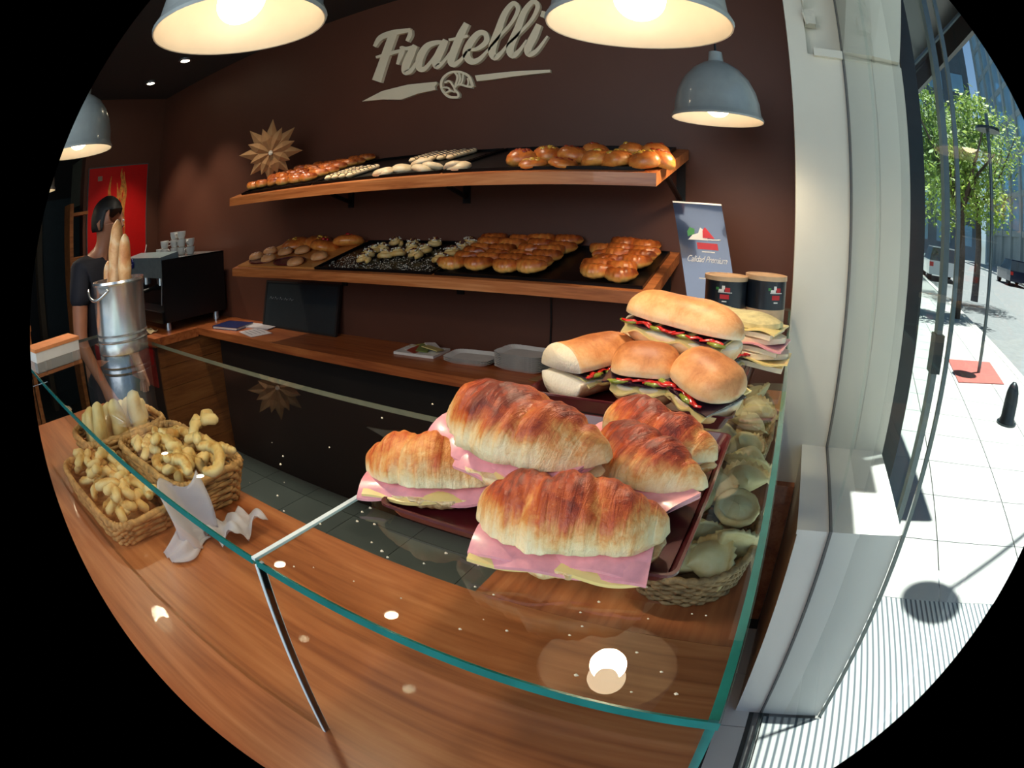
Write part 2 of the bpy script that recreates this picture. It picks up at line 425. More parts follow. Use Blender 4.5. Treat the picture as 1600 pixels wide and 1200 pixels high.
# holes are not needed: slabs lie above the bed, only outdoors (x > window)
ridge = MB().box((0.47, 1.37, -0.022), (1.72, 2.45, -0.003)).box((0.24, -0.8, -0.022), (1.72, 1.37, -0.002)).build('ridged_slab', M_RIDGE, base)
n = 0
for bb in range(0, 26):
    for aa in range(4):
        p0 = st(-0.16 - aa * 0.62, -0.6 + bb * 0.62)
        if p0[0] - 0.62 < 0.46 and p0[1] < 2.8: continue
        if p0[0] - 0.5 < 1.72 and p0[1] < 2.0: continue
        mbx = squad(MB(), -0.16 - (aa + 1) * 0.62 + 0.004, -0.16 - aa * 0.62 - 0.004, -0.6 + bb * 0.62 + 0.004, -0.6 + (bb + 1) * 0.62 - 0.004, -0.02, 0.0)
        mbx.build('slab', M_PAVE, base)
struct(squad(MB(), -0.16, 0.0, -4, 45, -0.30, 0.005).build('kerb', plain('kerb_stone', (214, 212, 204), 0.8)))
struct(squad(MB(), 0.0, 8.4, -4, 60, -0.4, -0.13).build('road', plain('asphalt', (120, 124, 126), 0.85, var=0.1, scale=6, bumpy=0.1)))
struct(squad(MB(), 8.4, 12, -4, 60, -0.4, 0.0).build('far_pavement', M_PAVE))
# tree pit / red metal plate with a sign post
px0 = [on(1477, 558, 2, 0.0), on(1506, 556, 2, 0.0), on(1541, 593, 2, 0.0), on(1500, 590, 2, 0.0)]
pp = thing('street_sign_post', 'slim grey street sign post standing on a red plate at kerb', 'post', (2.95, 7.1, 0.0))
MB().tube([(0, 0, 0.01), (0, 0, 3.4)], 0.028, 10).build('pole', M_FRAME, pp)
squad2 = MB().prism([(-0.55, -0.62), (0.28, -0.48), (0.5, 0.75), (-0.35, 0.62)], 0.0, 0.012)
squad2.build('base_plate', plain('red_painted_plate', (176, 96, 88), 0.6), pp)
MB().lathe([(0.0, 3.16), (0.20, 3.16), (0.20, 3.2), (0.0, 3.2)], 24).build('cap', M_DKFRAME, pp)
bl = thing('bollard', 'dark rounded bollard standing at the edge of the pavement', 'bollard', on(1572, 662, 2, 0.0))
MB().lathe([(0.0, 0), (0.105, 0), (0.105, 0.04), (0.092, 0.06), (0.088, 0.24), (0.078, 0.32), (0.055, 0.38), (0.022, 0.415), (0.0, 0.42)], 20).build('post_body', plain('dark_iron', (40, 48, 52), 0.4, 0.5), bl, smooth='auto')
MB().lathe([(0.0, 0.0), (0.13, 0.0), (0.13, 0.018), (0.0, 0.018)], 20).build('foot', M_DKFRAME, bl)
# unseen street lamp, added so that its round head shades the paving
lp = thing('shadow_lamp', 'unseen tall street lamp added to cast a round shadow on the pavement', 'street lamp', (3.0, 3.55, 0))
MB().tube([(0, 0, 0), (0, 0, 4.55)], [0.06, 0.04], 12).build('pole', M_DKFRAME, lp)
hd = on(1455, 940, 2, 0.0) + np.array(SUNV) * 4.5
hx, hy = hd[0] - 3.0, hd[1] - 3.55
MB().tube([(0, 0, 4.5), (hx * .5, hy * .5, 4.62), (hx, hy, 4.55)], 0.02, 8).build('arm', M_DKFRAME, lp)
MB().lathe([(0.0, 4.42), (0.17, 4.42), (0.19, 4.47), (0.16, 4.52), (0.0, 4.58)], 28, c=(hx, hy, 0)).build('lamp_head', M_DKFRAME, lp)

# trees on the pavement
M_BARK = plain('bark', (78, 66, 54), 0.9, var=0.3, scale=20, bumpy=0.5)
m, nt, b = new_mat('tree_leaves')
oi = nt.nodes.new('ShaderNodeNewGeometry')
nt.links.new(ramp(nt, oi.outputs['Random Per Island'], [(0.0, lin((46, 78, 30))), (0.5, lin((110, 146, 52))), (1.0, lin((176, 196, 84)))]), b.inputs['Base Color'])
b.inputs['Roughness'].default_value = 0.5
tl = nt.nodes.new('ShaderNodeBsdfTranslucent'); tl.inputs[0].default_value = (0.35, 0.5, 0.08, 1)
mx = nt.nodes.new('ShaderNodeMixShader'); mx.inputs[0].default_value = 0.35
out = [n_ for n_ in nt.nodes if n_.type == 'OUTPUT_MATERIAL'][0]
nt.links.new(b.outputs[0], mx.inputs[1]); nt.links.new(tl.outputs[0], mx.inputs[2]); nt.links.new(mx.outputs[0], out.inputs[0])
M_LEAF = m
def tree(loc, hgt, rad, label, nleaf, seed, lsz=0.075, low=0.42):
    rr = random.Random(seed)
    t = thing('street_tree', label, 'tree', loc)
    tb = MB(); tb.tube([(0, 0, 0), (0.05, 0.02, hgt * .25), (0.0, 0.05, hgt * .5)], [0.14, 0.11, 0.09], 10)
    for k in range(7):
        a = rr.uniform(0, 2 * PI); l = rr.uniform(.5, .9) * rad
        tb.tube([(0, 0.04, hgt * .42), (math.cos(a) * l * .5, math.sin(a) * l * .5, hgt * .6), (math.cos(a) * l, math.sin(a) * l, hgt * rr.uniform(.65, .85))], [0.06, 0.04, 0.015], 6)
    tb.build('trunk', M_BARK, t)
    lb = MB()
    blobs = [(rr.uniform(-.55, .55) * rad, rr.uniform(-.55, .55) * rad, hgt * rr.uniform(low, .86), rad * rr.uniform(.35, .6)) for _ in range(12)]
    for k in range(nleaf):
        bx, by, bz, br = rr.choice(blobs)
        d = Vector((rr.gauss(0, 1), rr.gauss(0, 1), rr.gauss(0, 1))).normalized() * br * rr.uniform(.5, 1)
        c = Vector((bx, by, bz)) + d
        q = Vector((rr.gauss(0, 1), rr.gauss(0, 1), rr.gauss(0, 1))).normalized(); w = q.orthogonal().normalized(); s = rr.uniform(.7, 1.35) * lsz
        lb.add([c - q * s, c + w * s * .45, c + q * s, c - w * s * .45], [(0, 1, 2, 3)])
    tag(lb.build('foliage', M_LEAF, t), kind='stuff')
tree((4.15, 12.2, 0), 5.4, 1.35, 'leafy green street tree at the kerb, nearest the window', 5200, 3)
tree((6.3, 16.5, 0), 6.2, 2.0, 'street tree with wide crown further down the road', 4200, 5)
tree((5.8, 24, 0), 8.5, 3.0, 'distant street tree beside the parked car', 3200, 8)

for k, bb_ in enumerate((7.0, 12.5, 19.0)):
    x, y, z = st(9.4, bb_)
    tree((x, y, 0), 7.0, 2.6, ['low-crowned tree across the road, nearest of three by the hedge', 'low-crowned tree across the road, middle of three by the hedge', 'low-crowned tree across the road, farthest of three by the hedge'][k], 5200, 20 + k, .12, .30)

# glass office building across the road, and a brick-grey one beyond
def building(name, label, a0, b0, b1, hgt, nb, nf, glassm, piern, depth=6.0):
    t = thing(name, label, 'building')
    squad(MB(), a0 + 0.3, a0 + depth, b0, b1, 0, hgt).build('wall', piern, t)
    bw = (b1 - b0) / nb; fh = hgt / nf
    for i in range(nb + 1):
        squad(MB(), a0, a0 + 0.35, b0 + i * bw - 0.35, b0 + i * bw + 0.35, 0, hgt).build('pier', piern, t)
    for f in range(nf):
        squad(MB(), a0 + 0.12, a0 + 0.33, b0, b1, f * fh - 0.25, f * fh + 0.25).build('spandrel', piern, t)
    for i in range(nb):
        for f in range(1, nf):
            squad(MB(), a0 + 0.22, a0 + 0.28, b0 + i * bw + .35, b0 + (i + 1) * bw - .35, f * fh + .25, (f + 1) * fh - .25).build('window_pane', glassm, t)
M_SKYGLASS = plain('blue_mirror_glass', (176, 216, 234), 0.12, 0.5, var=0.12, scale=0.4)
M_PIER = plain('grey_concrete', (96, 108, 112), 0.8, var=0.1, scale=1)
M_PIER2 = plain('pale_concrete', (160, 166, 160), 0.8, var=0.1, scale=1)
building('office_building', 'glass office building with blue mirror windows across the road', 12.0, 2, 30, 42, 9, 13, M_SKYGLASS, M_PIER)
building('apartment_building', 'pale concrete building at far end of the road', 12.0, 31, 61, 40, 8, 12, M_SKYGLASS, M_PIER2)
bt = thing('tower_block', 'dark grey tower closing the view down the road', 'building')
squad(MB(), -10, 11, 62, 70, 0, 34).build('wall', M_PIER, bt)
for f in range(6):
    for i in range(7):
        squad(MB(), -9 + i * 2.9, -7.2 + i * 2.9, 61.9, 62.0, 1.5 + f * 3.4, 3.7 + f * 3.4).build('window_pane', M_SKYGLASS, bt)
# neighbouring shop's dark canopy with braces
cn = thing('steel_canopy', 'dark steel canopy with pale diagonal braces over the pavement', 'canopy', (0, 0, 0))
MB().box((0.64, 3.2, 3.3), (1.5, 9.0, 3.38)).build('deck', M_DKFRAME, cn)
MB().box((1.46, 3.2, 3.1), (1.5, 9.0, 3.3)).build('edge_beam', M_DKFRAME, cn)
for k in range(4):
    y = 3.3 + k * 1.7
    MB().tube([(0.66, y, 2.45), (1.45, y + .1, 3.28)], 0.014, 6).build('brace', M_FRAME, cn)
struct(MB().box((0.47, 2.62, 0), (0.60, 14, 3.3)).build('wall_neighbour', M_DKFRAME))
# parked cars
def car(loc, label, paint, rz=-0.147, k=1.0):
    cr = thing('parked_car', label, 'car', loc, (0, 0, rz), 'cars parked along the road')
    bd = MB(); prof = [(-0.82, -2.0), (0.82, -2.0), (0.86, -1.2), (0.86, 1.3), (0.74, 2.0), (-0.74, 2.0), (-0.86, 1.3), (-0.86, -1.2)]
    bd.prism(prof, 0.28, 0.86); bd.build('body', paint, cr)
    cb = MB(); lo = [(-0.8, -1.9, .86), (0.8, -1.9, .86), (0.8, 0.9, .86), (-0.8, 0.9, .86)]; hi = [(-0.62, -1.5, 1.42), (0.62, -1.5, 1.42), (0.62, 0.2, 1.42), (-0.62, 0.2, 1.42)]
    cb.add(lo + hi, [(0, 1, 5, 4), (1, 2, 6, 5), (2, 3, 7, 6), (3, 0, 4, 7)]); cb.build('cabin_glass', plain('car_glass', (34, 40, 46), 0.1, coat=0.6), cr)
    MB().box((-.63, -1.52, 1.40), (.63, .22, 1.44)).build('roof', paint, cr)
    for sx in (-0.72, 0.72):
        MB().box((sx - .1, -2.03, .62), (sx + .1, -1.98, .8)).build('tail_lamp', plain('red_lamp', (210, 40, 30), 0.3), cr)
        for yy in (-1.25, 1.25):
            wl = MB(); wl.lathe([(0.0, -.1), (.31, -.1), (.31, .1), (0.0, .1)], 20)
            wl.build('wheel', plain('tyre', (22, 22, 24), 0.8), cr, loc=(sx, yy, .31), rot=(0, PI / 2, 0))
M_CARW = plain('white_car_paint', (226, 228, 230), 0.2, coat=0.8, var=0.01)
M_CARD = plain('dark_green_car_paint', (24, 44, 42), 0.25, coat=0.6, var=0.05); M_CARB = plain('dark_blue_car_paint', (22, 34, 60), 0.25, coat=0.6, var=0.05)
car((7.6, 25.6, -0.13), 'white hatchback parked far down the road, rear lights red', M_CARW)
for k, (bb_, m_, lab) in enumerate([(9.5, M_CARD, 'dark green car parked across the road, nearest the window'), (14.6, M_CARB, 'dark blue car parked across the road behind the green one'), (19.8, M_CARD, 'dark green car parked across the road, third in the row'), (32.5, M_CARB, 'dark blue car parked far away beyond the white one')]):
    x, y, z = st(7.3, bb_, -.13); car((x, y, z), lab, m_)
hg = thing('hedge', 'dark clipped hedge in front of the office building', 'hedge', (0, 0, 0))
squad(MB(), 11.2, 11.8, 6, 40, 0, 2.0).build('core', plain('dark_hedge', (24, 46, 34), .9, var=.4, scale=3, bumpy=.8), hg)
for k, (bx, by) in enumerate([(7.2, 11.6), (7.9, 13.4)]):
    mc = thing('motorbike', ['pale motorbike parked across the road, the nearer one', 'pale motorbike parked across the road behind the first'][k], 'motorbike', (bx, by, -0.13), (0, 0, 0.3))
    for yy in (-.6, .6):
        w_ = MB(); w_.tube([(0, .28 * math.cos(a * PI / 8), .28 * math.sin(a * PI / 8)) for a in range(16)], .055, 6, closed=True); w_.build('wheel', plain('tyre', (22, 22, 24), 0.8), mc, loc=(0, yy, .33))
    MB().box((-.16, -.5, .42), (.16, .45, .72)).box((-.14, -.75, .68), (.14, .05, .84)).build('body', plain('white_car_paint', (226, 228, 230)), mc)
    MB().tube([(-.32, .45, 1.0), (0, .4, .95), (.32, .45, 1.0)], .02, 6).tube([(0, .4, .95), (0, .6, .33)], .03, 6).build('handlebar', M_DKFRAME, mc)

# ================================================================== GLASS DISPLAY CASE
ZG = 1.30; ZD = 1.01; T = 0.009
X0, X1, XJ = -1.78, 0.017, -0.400
Y0, Y1, YE = 0.245, 0.667, 2.0
case = thing('glass_display_case', 'L-shaped glass display case with orange wood deck under the sandwiches', 'display case')
def pane(name, lo, hi, parent=case, clear=(), dim=()):
    mb = MB(); mb.box(lo, hi)
    th = [hi[i] - lo[i] for i in range(3)]; ax = th.index(min(th))
    fa = {0: (4, 5), 1: (2, 3), 2: (0, 1)}[ax]
    mb.m = [0 if (k in fa or k in clear) else 1 for k in range(6)]
    for k in dim: mb.m[k] = 2
    return mb.build(name, [M_GLASSTOP, M_GLASSEDGE, M_EDGEDIM], parent)
pane('top_pane', (X0, Y0, ZG - T), (XJ - 0.003, Y1, ZG), clear=(5,), dim=(3, 4))
pane('top_pane', (XJ + 0.003, Y0, ZG - T), (X1, YE, ZG), clear=(4,), dim=(3,))
MB().box((XJ - 0.0028, Y0, ZG - 0.0025), (XJ + 0.0028, YE, ZG + 0.0006)).build('top_joint', M_JOINT, case)
pane('front_pane', (X0, Y0 + 0.002, ZD), (XJ - 0.002, Y0 + 0.010, ZG - T - 0.0005), clear=(0,))
pane('front_pane', (XJ + 0.002, Y0 + 0.002, ZD), (X1 - 0.009, Y0 + 0.010, ZG - T - 0.0005), clear=(0,))
MB().box((XJ - 0.002, Y0 + 0.001, ZD), (XJ + 0.002, Y0 + 0.011, ZG - T)).build('front_joint', M_JOINT, case)
pane('side_pane', (X1 - 0.009, Y0 + 0.011, ZD), (X1 - 0.001, YE, ZG - T - 0.0005), clear=(0, 3))
mb = MB(); mb.box((X0 - .25, 0.06, ZD - 0.04), (X1, 0.648, ZD)); mb.build('deck_board', M_WOODX, case)
mb = MB(); mb.box((XJ - 0.004, 0.6495, ZD - 0.04), (X1, YE, ZD - 0.0008)); mb.build('deck_board', M_WOODY, case)
MB().box((X0 - .2, 0.12, 0.0), (X1 - 0.02, 0.15, ZD - 0.04)).build('front_panel', M_WOODX, case)
MB().box((X0 + 0.02, 0.60, 0.0), (XJ, 0.63, ZD - 0.04)).build('inner_panel', M_PANEL, case)
MB().box((XJ + 0.01, 0.63, 0.0), (XJ + 0.04, YE, ZD - 0.04)).build('inner_panel', M_PANEL, case)
MB().box((X1 - 0.04, 0.24, 0.0), (X1 - 0.01, YE, ZD - 0.04)).build('side_panel', M_PANEL, case)

# ================================================================== BACK SHELVES AND COUNTER
def shelf(name, label, yf, zf, zr, xl, xr, brks):
    t = thing(name, label, 'shelf')
    sl_ = (zr - zf) / (YB - yf); th = 0.042
    mb = MB(); a, b_ = zf, zr
    vs = [(xl, yf, a - th), (xr, yf, a - th), (xr, YB - .002, b_ - th), (xl, YB - .002, b_ - th), (xl, yf, a), (xr, yf, a), (xr, YB - .002, b_), (xl, YB - .002, b_)]
    mb.add(vs, [(3, 2, 1, 0), (4, 5, 6, 7), (0, 1, 5, 4), (1, 2, 6, 5), (2, 3, 7, 6), (3, 0, 4, 7)])
    mb.build('shelf_board', M_SHELF, t)
    for bx in brks:
        k = MB(); k.box((bx - .018, YB - .012, b_ - th - .2), (bx + .018, YB - .003, b_ - th))
        yy = YB - .30
        k.tube([(bx, YB - .015, b_ - th - .17), (bx, yy, zf + sl_ * (yy - yf) - th - .012)], .012, 8)
        k.box((bx - .014, yf + .1, 0), (bx + .014, yf + .11, 0.001))
        k = MB(); k.box((bx - .018, YB - .012, b_ - th - .2), (bx + .018, YB - .003, b_ - th)).tube([(bx, YB - .015, b_ - th - .17), (bx, yy, zf + sl_ * (yy - yf) - th - .008)], .011, 8)
        k.build('bracket', M_BLACK, t)
    return lambda x, y: np.array([x, y, zf + sl_ * (y - yf)]), (np.array([0, yf, zf]), np.array([0, -sl_, 1.0])), math.atan(sl_)
S1, PL1, A1 = shelf('wall_shelf', 'upper sloping wooden wall shelf below the sign', 1.757, 1.711, 1.850, -2.574, -0.42, (-2.15, -1.42, -0.45))
S2, PL2, A2 = shelf('wall_shelf', 'lower sloping wooden wall shelf with croissant trays', 1.853, 1.328, 1.431, -2.69, -0.452, (-2.2, -1.45, -0.5))
cn3 = thing('back_counter', 'long wooden counter shelf along the brown back wall', 'counter')
MB().box((-3.37, 1.95, 0.875), (-0.42, YB - .002, 0.92)).build('worktop', M_COUNTER, cn3)
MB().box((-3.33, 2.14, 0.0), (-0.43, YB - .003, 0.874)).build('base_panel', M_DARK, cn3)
cup = thing('corner_cupboard', 'plank-sided wooden cupboard under the coffee machine', 'cupboard')
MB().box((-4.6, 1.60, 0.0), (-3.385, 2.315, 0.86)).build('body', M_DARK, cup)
for k in range(6):
    MB().box((-3.385, 1.60, 0.01 + k * .142), (-3.36 - (k % 2) * .002, 2.315, 0.01 + k * .142 + .139)).build('plank', M_PANEL, cup)
MB().box((-4.62, 1.56, 0.865), (-3.33, 1.949, 0.92)).box((-4.62, 1.949, 0.865), (-3.372, 2.315, 0.92)).build('worktop', M_COUNTER, cup)
MB().box((-3.95, 1.585, 0.58), (-3.44, 1.60, 0.83)).build('red_front', plain('dark_red_front', (140, 26, 24), 0.5), cup)

# ------------------------------------------------------------------ wall sign
sg = thing('wall_sign', 'cream script letters Fratelli with croissant emblem on brown wall', 'sign')
def sp(u, v): return on(560 + u / 5.0, v / 5.0, 1, YB - 0.002)
def catmull(P, k=6):
    P = [np.array(p, float) for p in P]; Q = [2 * P[0] - P[1]] + P + [2 * P[-1] - P[-2]]; out = []
    for i in range(1, len(Q) - 2):
        for j in range(k):
            t = j / k
            out.append(0.5 * ((2 * Q[i]) + (-Q[i - 1] + Q[i + 1]) * t + (2 * Q[i - 1] - 5 * Q[i] + 4 * Q[i + 1] - Q[i + 2]) * t * t + (-Q[i - 1] + 3 * Q[i] - 3 * Q[i + 1] + Q[i + 2]) * t ** 3))
    out.append(Q[-2]); return out
def ribbon(mb, pts, d=0.022, closed=False):
    P = catmull(pts); L, Rr = [], []
    for i, p in enumerate(P):
        a = P[max(0, i - 1)][:2]; b_ = P[min(len(P) - 1, i + 1)][:2]; t = b_ - a; t /= (np.linalg.norm(t) + 1e-9)
        n_ = np.array([-t[1], t[0]]) * max(6, p[2]) / 2
        L.append(sp(*(p[:2] + n_))); Rr.append(sp(*(p[:2] - n_)))
    rings = []
    for l, r in zip(L, Rr):
        rings.append([(l[0], YB - .001, l[2]), (r[0], YB - .001, r[2]), (r[0], YB - d, r[2]), (l[0], YB - d, l[2])])
    mb.rings(rings)
def letter(strokes):
    mb = MB()
    for i, s_ in enumerate(strokes): ribbon(mb, s_, 0.022 + 0.0004 * i)
    mb.build('letter', M_SIGN, sg)
letter([[(292, 262, 62), (245, 390, 64), (200, 520, 66), (160, 638, 74)], [(142, 368, 26), (190, 300, 42), (290, 262, 44), (425, 240, 30)], [(425, 238, 22), (420, 280, 34), (397, 328, 26)], [(155, 452, 18), (240, 430, 28), (330, 405, 26), (380, 395, 20)]])
letter([[(340, 375, 14), (362, 385, 40), (350, 430, 40), (322, 508, 22)], [(350, 380, 22), (400, 385, 30), (455, 370, 30)], [(462, 360, 40), (425, 430, 62), (388, 520, 62), (385, 568, 46), (430, 555, 34), (485, 470, 18)]])
letter([[(690, 335, 24), (620, 340, 38), (550, 370, 50), (500, 450, 58), (490, 530, 50), (530, 545, 36), (590, 480, 26), (650, 390, 22)], [(700, 318, 44), (665, 390, 60), (625, 480, 60), (630, 525, 44), (680, 490, 26), (735, 415, 18)]])
letter([[(862, 190, 46), (815, 280, 58), (765, 400, 60), (740, 480, 58), (765, 510, 42), (820, 470, 26), (865, 405, 16)], [(722, 318, 20), (800, 305, 24), (872, 286, 22)]])
letter([[(870, 400, 16), (950, 385, 32), (1015, 330, 42), (1005, 270, 40), (950, 270, 44), (885, 350, 56), (860, 430, 60), (895, 485, 50), (960, 470, 36), (1045, 380, 16)]])
letter([[(1040, 380, 16), (1120, 290, 22), (1215, 180, 26), (1262, 80, 34), (1225, 35, 36), (1160, 110, 46), (1110, 240, 56), (1060, 390, 62), (1080, 455, 48), (1130, 420, 30), (1185, 350, 16)]])
letter([[(1180, 355, 16), (1270, 270, 22), (1370, 160, 28), (1415, 60, 36), (1378, 22, 36), (1310, 100, 46), (1260, 230, 56), (1200, 380, 62), (1222, 440, 48), (1275, 400, 30), (1330, 320, 16)]])
letter([[(1425, 200, 46), (1385, 290, 60), (1340, 380, 60), (1350, 430, 46), (1410, 400, 30), (1492, 290, 16)], [(1440, 115, 46), (1462, 122, 50), (1480, 130, 46)]])
def flatpoly(name, poly, mat, d=0.02):
    q = [sp(*p) for p in poly]; n_ = len(q)
    vs = [(p[0], YB - .001, p[2]) for p in q] + [(p[0], YB - d, p[2]) for p in q]
    return MB().add(vs, [tuple(range(n_)), tuple(range(2 * n_ - 1, n_ - 1, -1))] + [(j, n_ + j, n_ + (j + 1) % n_, (j + 1) % n_) for j in range(n_)]).build(name, mat, sg)
flatpoly('underline_bar', [(45, 795), (200, 715), (400, 665), (625, 643), (632, 658), (612, 680), (618, 706), (480, 735), (350, 782), (200, 780)], M_SIGN)
flatpoly('underline_bar', [(925, 595), (1200, 565), (1510, 550), (1512, 572), (1250, 600), (1050, 628), (940, 640)], M_SIGN)
em = MB()
for i, s_ in enumerate([[(795, 765, 18), (720, 758, 20), (668, 700, 20), (668, 630, 20), (725, 575, 18), (810, 568, 18), (880, 605, 20), (908, 682, 24)],
           [(905, 685, 20), (860, 678, 16), (800, 665, 16), (765, 695, 16), (795, 735, 18), (795, 765, 18)],
           [(770, 570, 16), (790, 610, 18), (770, 680, 14)], [(800, 570, 14), (812, 620, 16), (795, 665, 14)], [(835, 585, 14), (830, 630, 14), (815, 670, 12)],
           [(870, 615, 14), (875, 650, 12), (868, 678, 12)], [(690, 650, 14), (730, 640, 16), (765, 690, 14)], [(672, 690, 12), (715, 690, 14), (745, 720, 12)], [(690, 735, 12), (735, 715, 14), (770, 725, 12)]]):
    ribbon(em, s_, 0.020 + .0004 * i)
em.build('croissant_emblem', M_SIGN, sg)

# ------------------------------------------------------------------ lamps
def pendant(loc, label, k=1.0, power=9.0):
    t = thing('pendant_lamp', label, 'lamp', loc, group='enamel pendant lamps over the counter')
    prof = [(0.150, 0.0), (0.152, 0.006), (0.146, 0.018), (0.143, 0.022), (0.139, 0.06), (0.128, 0.10), (0.108, 0.14), (0.078, 0.175), (0.045, 0.197), (0.026, 0.205), (0.022, 0.24), (0.0, 0.245)]
    inner = [(0.148, 0.001), (0.140, 0.022), (0.136, 0.06), (0.124, 0.10), (0.104, 0.137), (0.074, 0.17), (0.042, 0.19), (0.0, 0.195)]
    mb = MB(); mb.lathe(prof, 48, 0, caps=False); mb.lathe(inner[::-1], 48, 1, caps=False)
    mb.lathe([(0.148, 0.001), (0.150, 0.0)], 48, 1, caps=False)
    mb.build('shade', [M_GREY, M_WHITEIN], t, smooth='auto')
    MB().tube([(0, 0, 0.24), (0, 0, CEIL - loc[2] - 0.03)], 0.004, 6).build('cord', M_BLACK, t)
    MB().lathe([(0.0, -0.03), (0.05, -0.03), (0.05, 0.0), (0.0, 0.0)], 20, c=(0, 0, CEIL - loc[2])).build('ceiling_rose', M_GREY, t)
    r = 0.043; bp = [(0.0, -r)] + [(r * math.cos(a), r * math.sin(a)) for a in [R(x) for x in range(-70, 61, 10)]] + [(0.022, r * 0.95)]
    MB().lathe(bp, 28, c=(0, 0, 0.052), caps=False).build('bulb', M_BULB, t, smooth=True)
    MB().lathe([(0.022, 0.09), (0.024, 0.12), (0.020, 0.19), (0.0, 0.19)], 20, caps=False).build('socket', M_WHITEIN, t, smooth='auto')
    l = bpy.data.lights.new('lamp_glow', 'SPOT'); l.energy = power; l.color = (1.0, 0.80, 0.56); l.shadow_soft_size = 0.04
    l.spot_size = R(150); l.spot_blend = 0.6
    o = bpy.data.objects.new('lamp_glow', l); COL.objects.link(o); o.parent = t; o.location = (0, 0, 0.004)
    return t
pendant((-0.228, 0.867, 1.905), 'grey pendant lamp hanging to the right of the sign, near the window glass')
pendant((-0.235, 1.845, 1.903), 'smaller-looking grey pendant lamp beside the end of the upper shelf')
pendant((-0.729, 0.473, 1.905), 'grey pendant lamp with glowing bulb hanging above left of the sign')
pendant((-1.96, 0.56, 1.905), 'grey pendant lamp over the steel bread bin')
pendant((-3.25, 0.62, 1.905), 'dim pendant lamp farthest away in the dark left corner')
for k, (x, y) in enumerate([(-4.15, 1.85), (-3.52, 1.85), (-2.19, 1.515), (-1.44, 1.554)]):
    t = thing('ceiling_spotlight', ['small ceiling spotlight farthest from the window', 'small ceiling spotlight second from the far wall', 'small ceiling spotlight above the middle of the shelves', 'small ceiling spotlight nearest the window'][k], 'spotlight', (x, y, CEIL), group='recessed ceiling spotlights')
    MB().lathe([(0.055, 0.0), (0.055, -0.012), (0.036, -0.014), (0.034, 0.0)], 24, caps=False).build('ring', M_STEEL, t)
    MB().lathe([(0.0, -0.008), (0.034, -0.008), (0.034, -0.002), (0.0, -0.002)], 20).build('lens', plain('spot_glow', (255, 244, 220), 0.4, var=0, emit=((255, 236, 200), 25.0)), t)
    l = bpy.data.lights.new('spot_glow', 'SPOT'); l.energy = 34; l.color = (1.0, 0.88, 0.7); l.spot_size = R(80); l.spot_blend = 0.5; l.shadow_soft_size = 0.03
    o = bpy.data.objects.new('spot_glow', l); COL.objects.link(o); o.parent = t; o.location = (0, 0, -0.02)

#PART2
# ================================================================== BREADS AND PASTRIES (builders)
def croissant(L, Rm, bend=0.02, nseg=5, NS=84, NA=36, half=None, seed=0, toast=0.55, flat=0.82, chev=0.28, tip=0.22, droop=0.0):
    """Half moon of rolled dough; half='top' or 'bottom' gives one half of a cut one."""
    rings, tv = [], []
    for i in range(NS + 1):
        s = -1 + 2 * i / NS
        env = (tip + (1 - tip) * max(0.0, 1 - abs(s) ** 2.5) ** 0.72)
        if i in (0, NS): env *= 0.35
        cx = s * L / 2; cy = bend * s * s * (1 + 0.15 * math.sin(seed)); cz = -droop * s * s
        ring = []
        for j in range(NA):
            a = 2 * PI * j / NA
            ca, sa = math.cos(a), math.sin(a)
            k = abs(s) * nseg * 0.5 + 0.5 + chev * (ca * (1 if s > 0 else 1))
            fr = k % 1.0
            bul = (max(0.0, math.sin(PI * fr))) ** 0.5
            r = Rm * env * (0.85 + 0.15 * bul + 0.07 * fr)
            if NS > 60: r *= 1 + 0.012 * math.sin(s * 46 + ca * 5.0 + 2 * fbm((s, ca, 0), 2, seed)) + 0.13 * fbm((s * 1.5, ca * .6, sa * .6), 1.6, seed + 9) + 0.05 * fbm((s * 4, ca, sa), 2.2, seed + 5)
            p = (cx * 1.0, ca * r, sa * r * flat)
            nz = fbm(p, 45, seed) * 0.05 + fbm(p, 110, seed + 3) * 0.025
            r *= 1 + nz
            y, z = ca * r, sa * r * flat
            t = toast * (0.35 + 0.75 * max(0.0, sa) ** 0.7) * (0.72 + 0.4 * bul) + 0.16 * (abs(s) ** 3)
            if half == 'top':
                if z < 0: z *= 0.10
                t = min(t, -0.02 + 1.15 * max(0.0, z) / (Rm * flat) + 0.35 * fbm(p, 26, seed))
            elif half == 'bottom':
                if z > 0: z *= 0.10
                t = 0.18 + 0.3 * max(0.0, -sa)
                z *= 0.55
            elif sa < 0: z *= 0.62
            ring.append((cx + 0.12 * bend * s * ca, cy + y, cz + z)); tv.append(max(0.0, min(1.0, t)))
        rings.append(ring)
    return MB().rings(rings, 0, False, True, tv)
def add_ham(t, L, w, z, y0, seed, name='ham_slice', mat=None, th=0.003, wav=0.004, droop=0.012, mi=None):
    def f(u, v):
        x = (u - .5) * L; y = y0 - w * (1 - v)
        ed = max(0.0, 1 - v * 2.2)
        return (x, y + 0.003 * math.sin(u * 9 + seed), z - droop * ed * ed + wav * math.sin(u * 11 + seed * 2 + v * 2) * (0.4 + ed))
    mb = MB(); mb.slab(f, 30, 8, th)
    return mb.build(name, mat or M_HAM, t, smooth='auto')

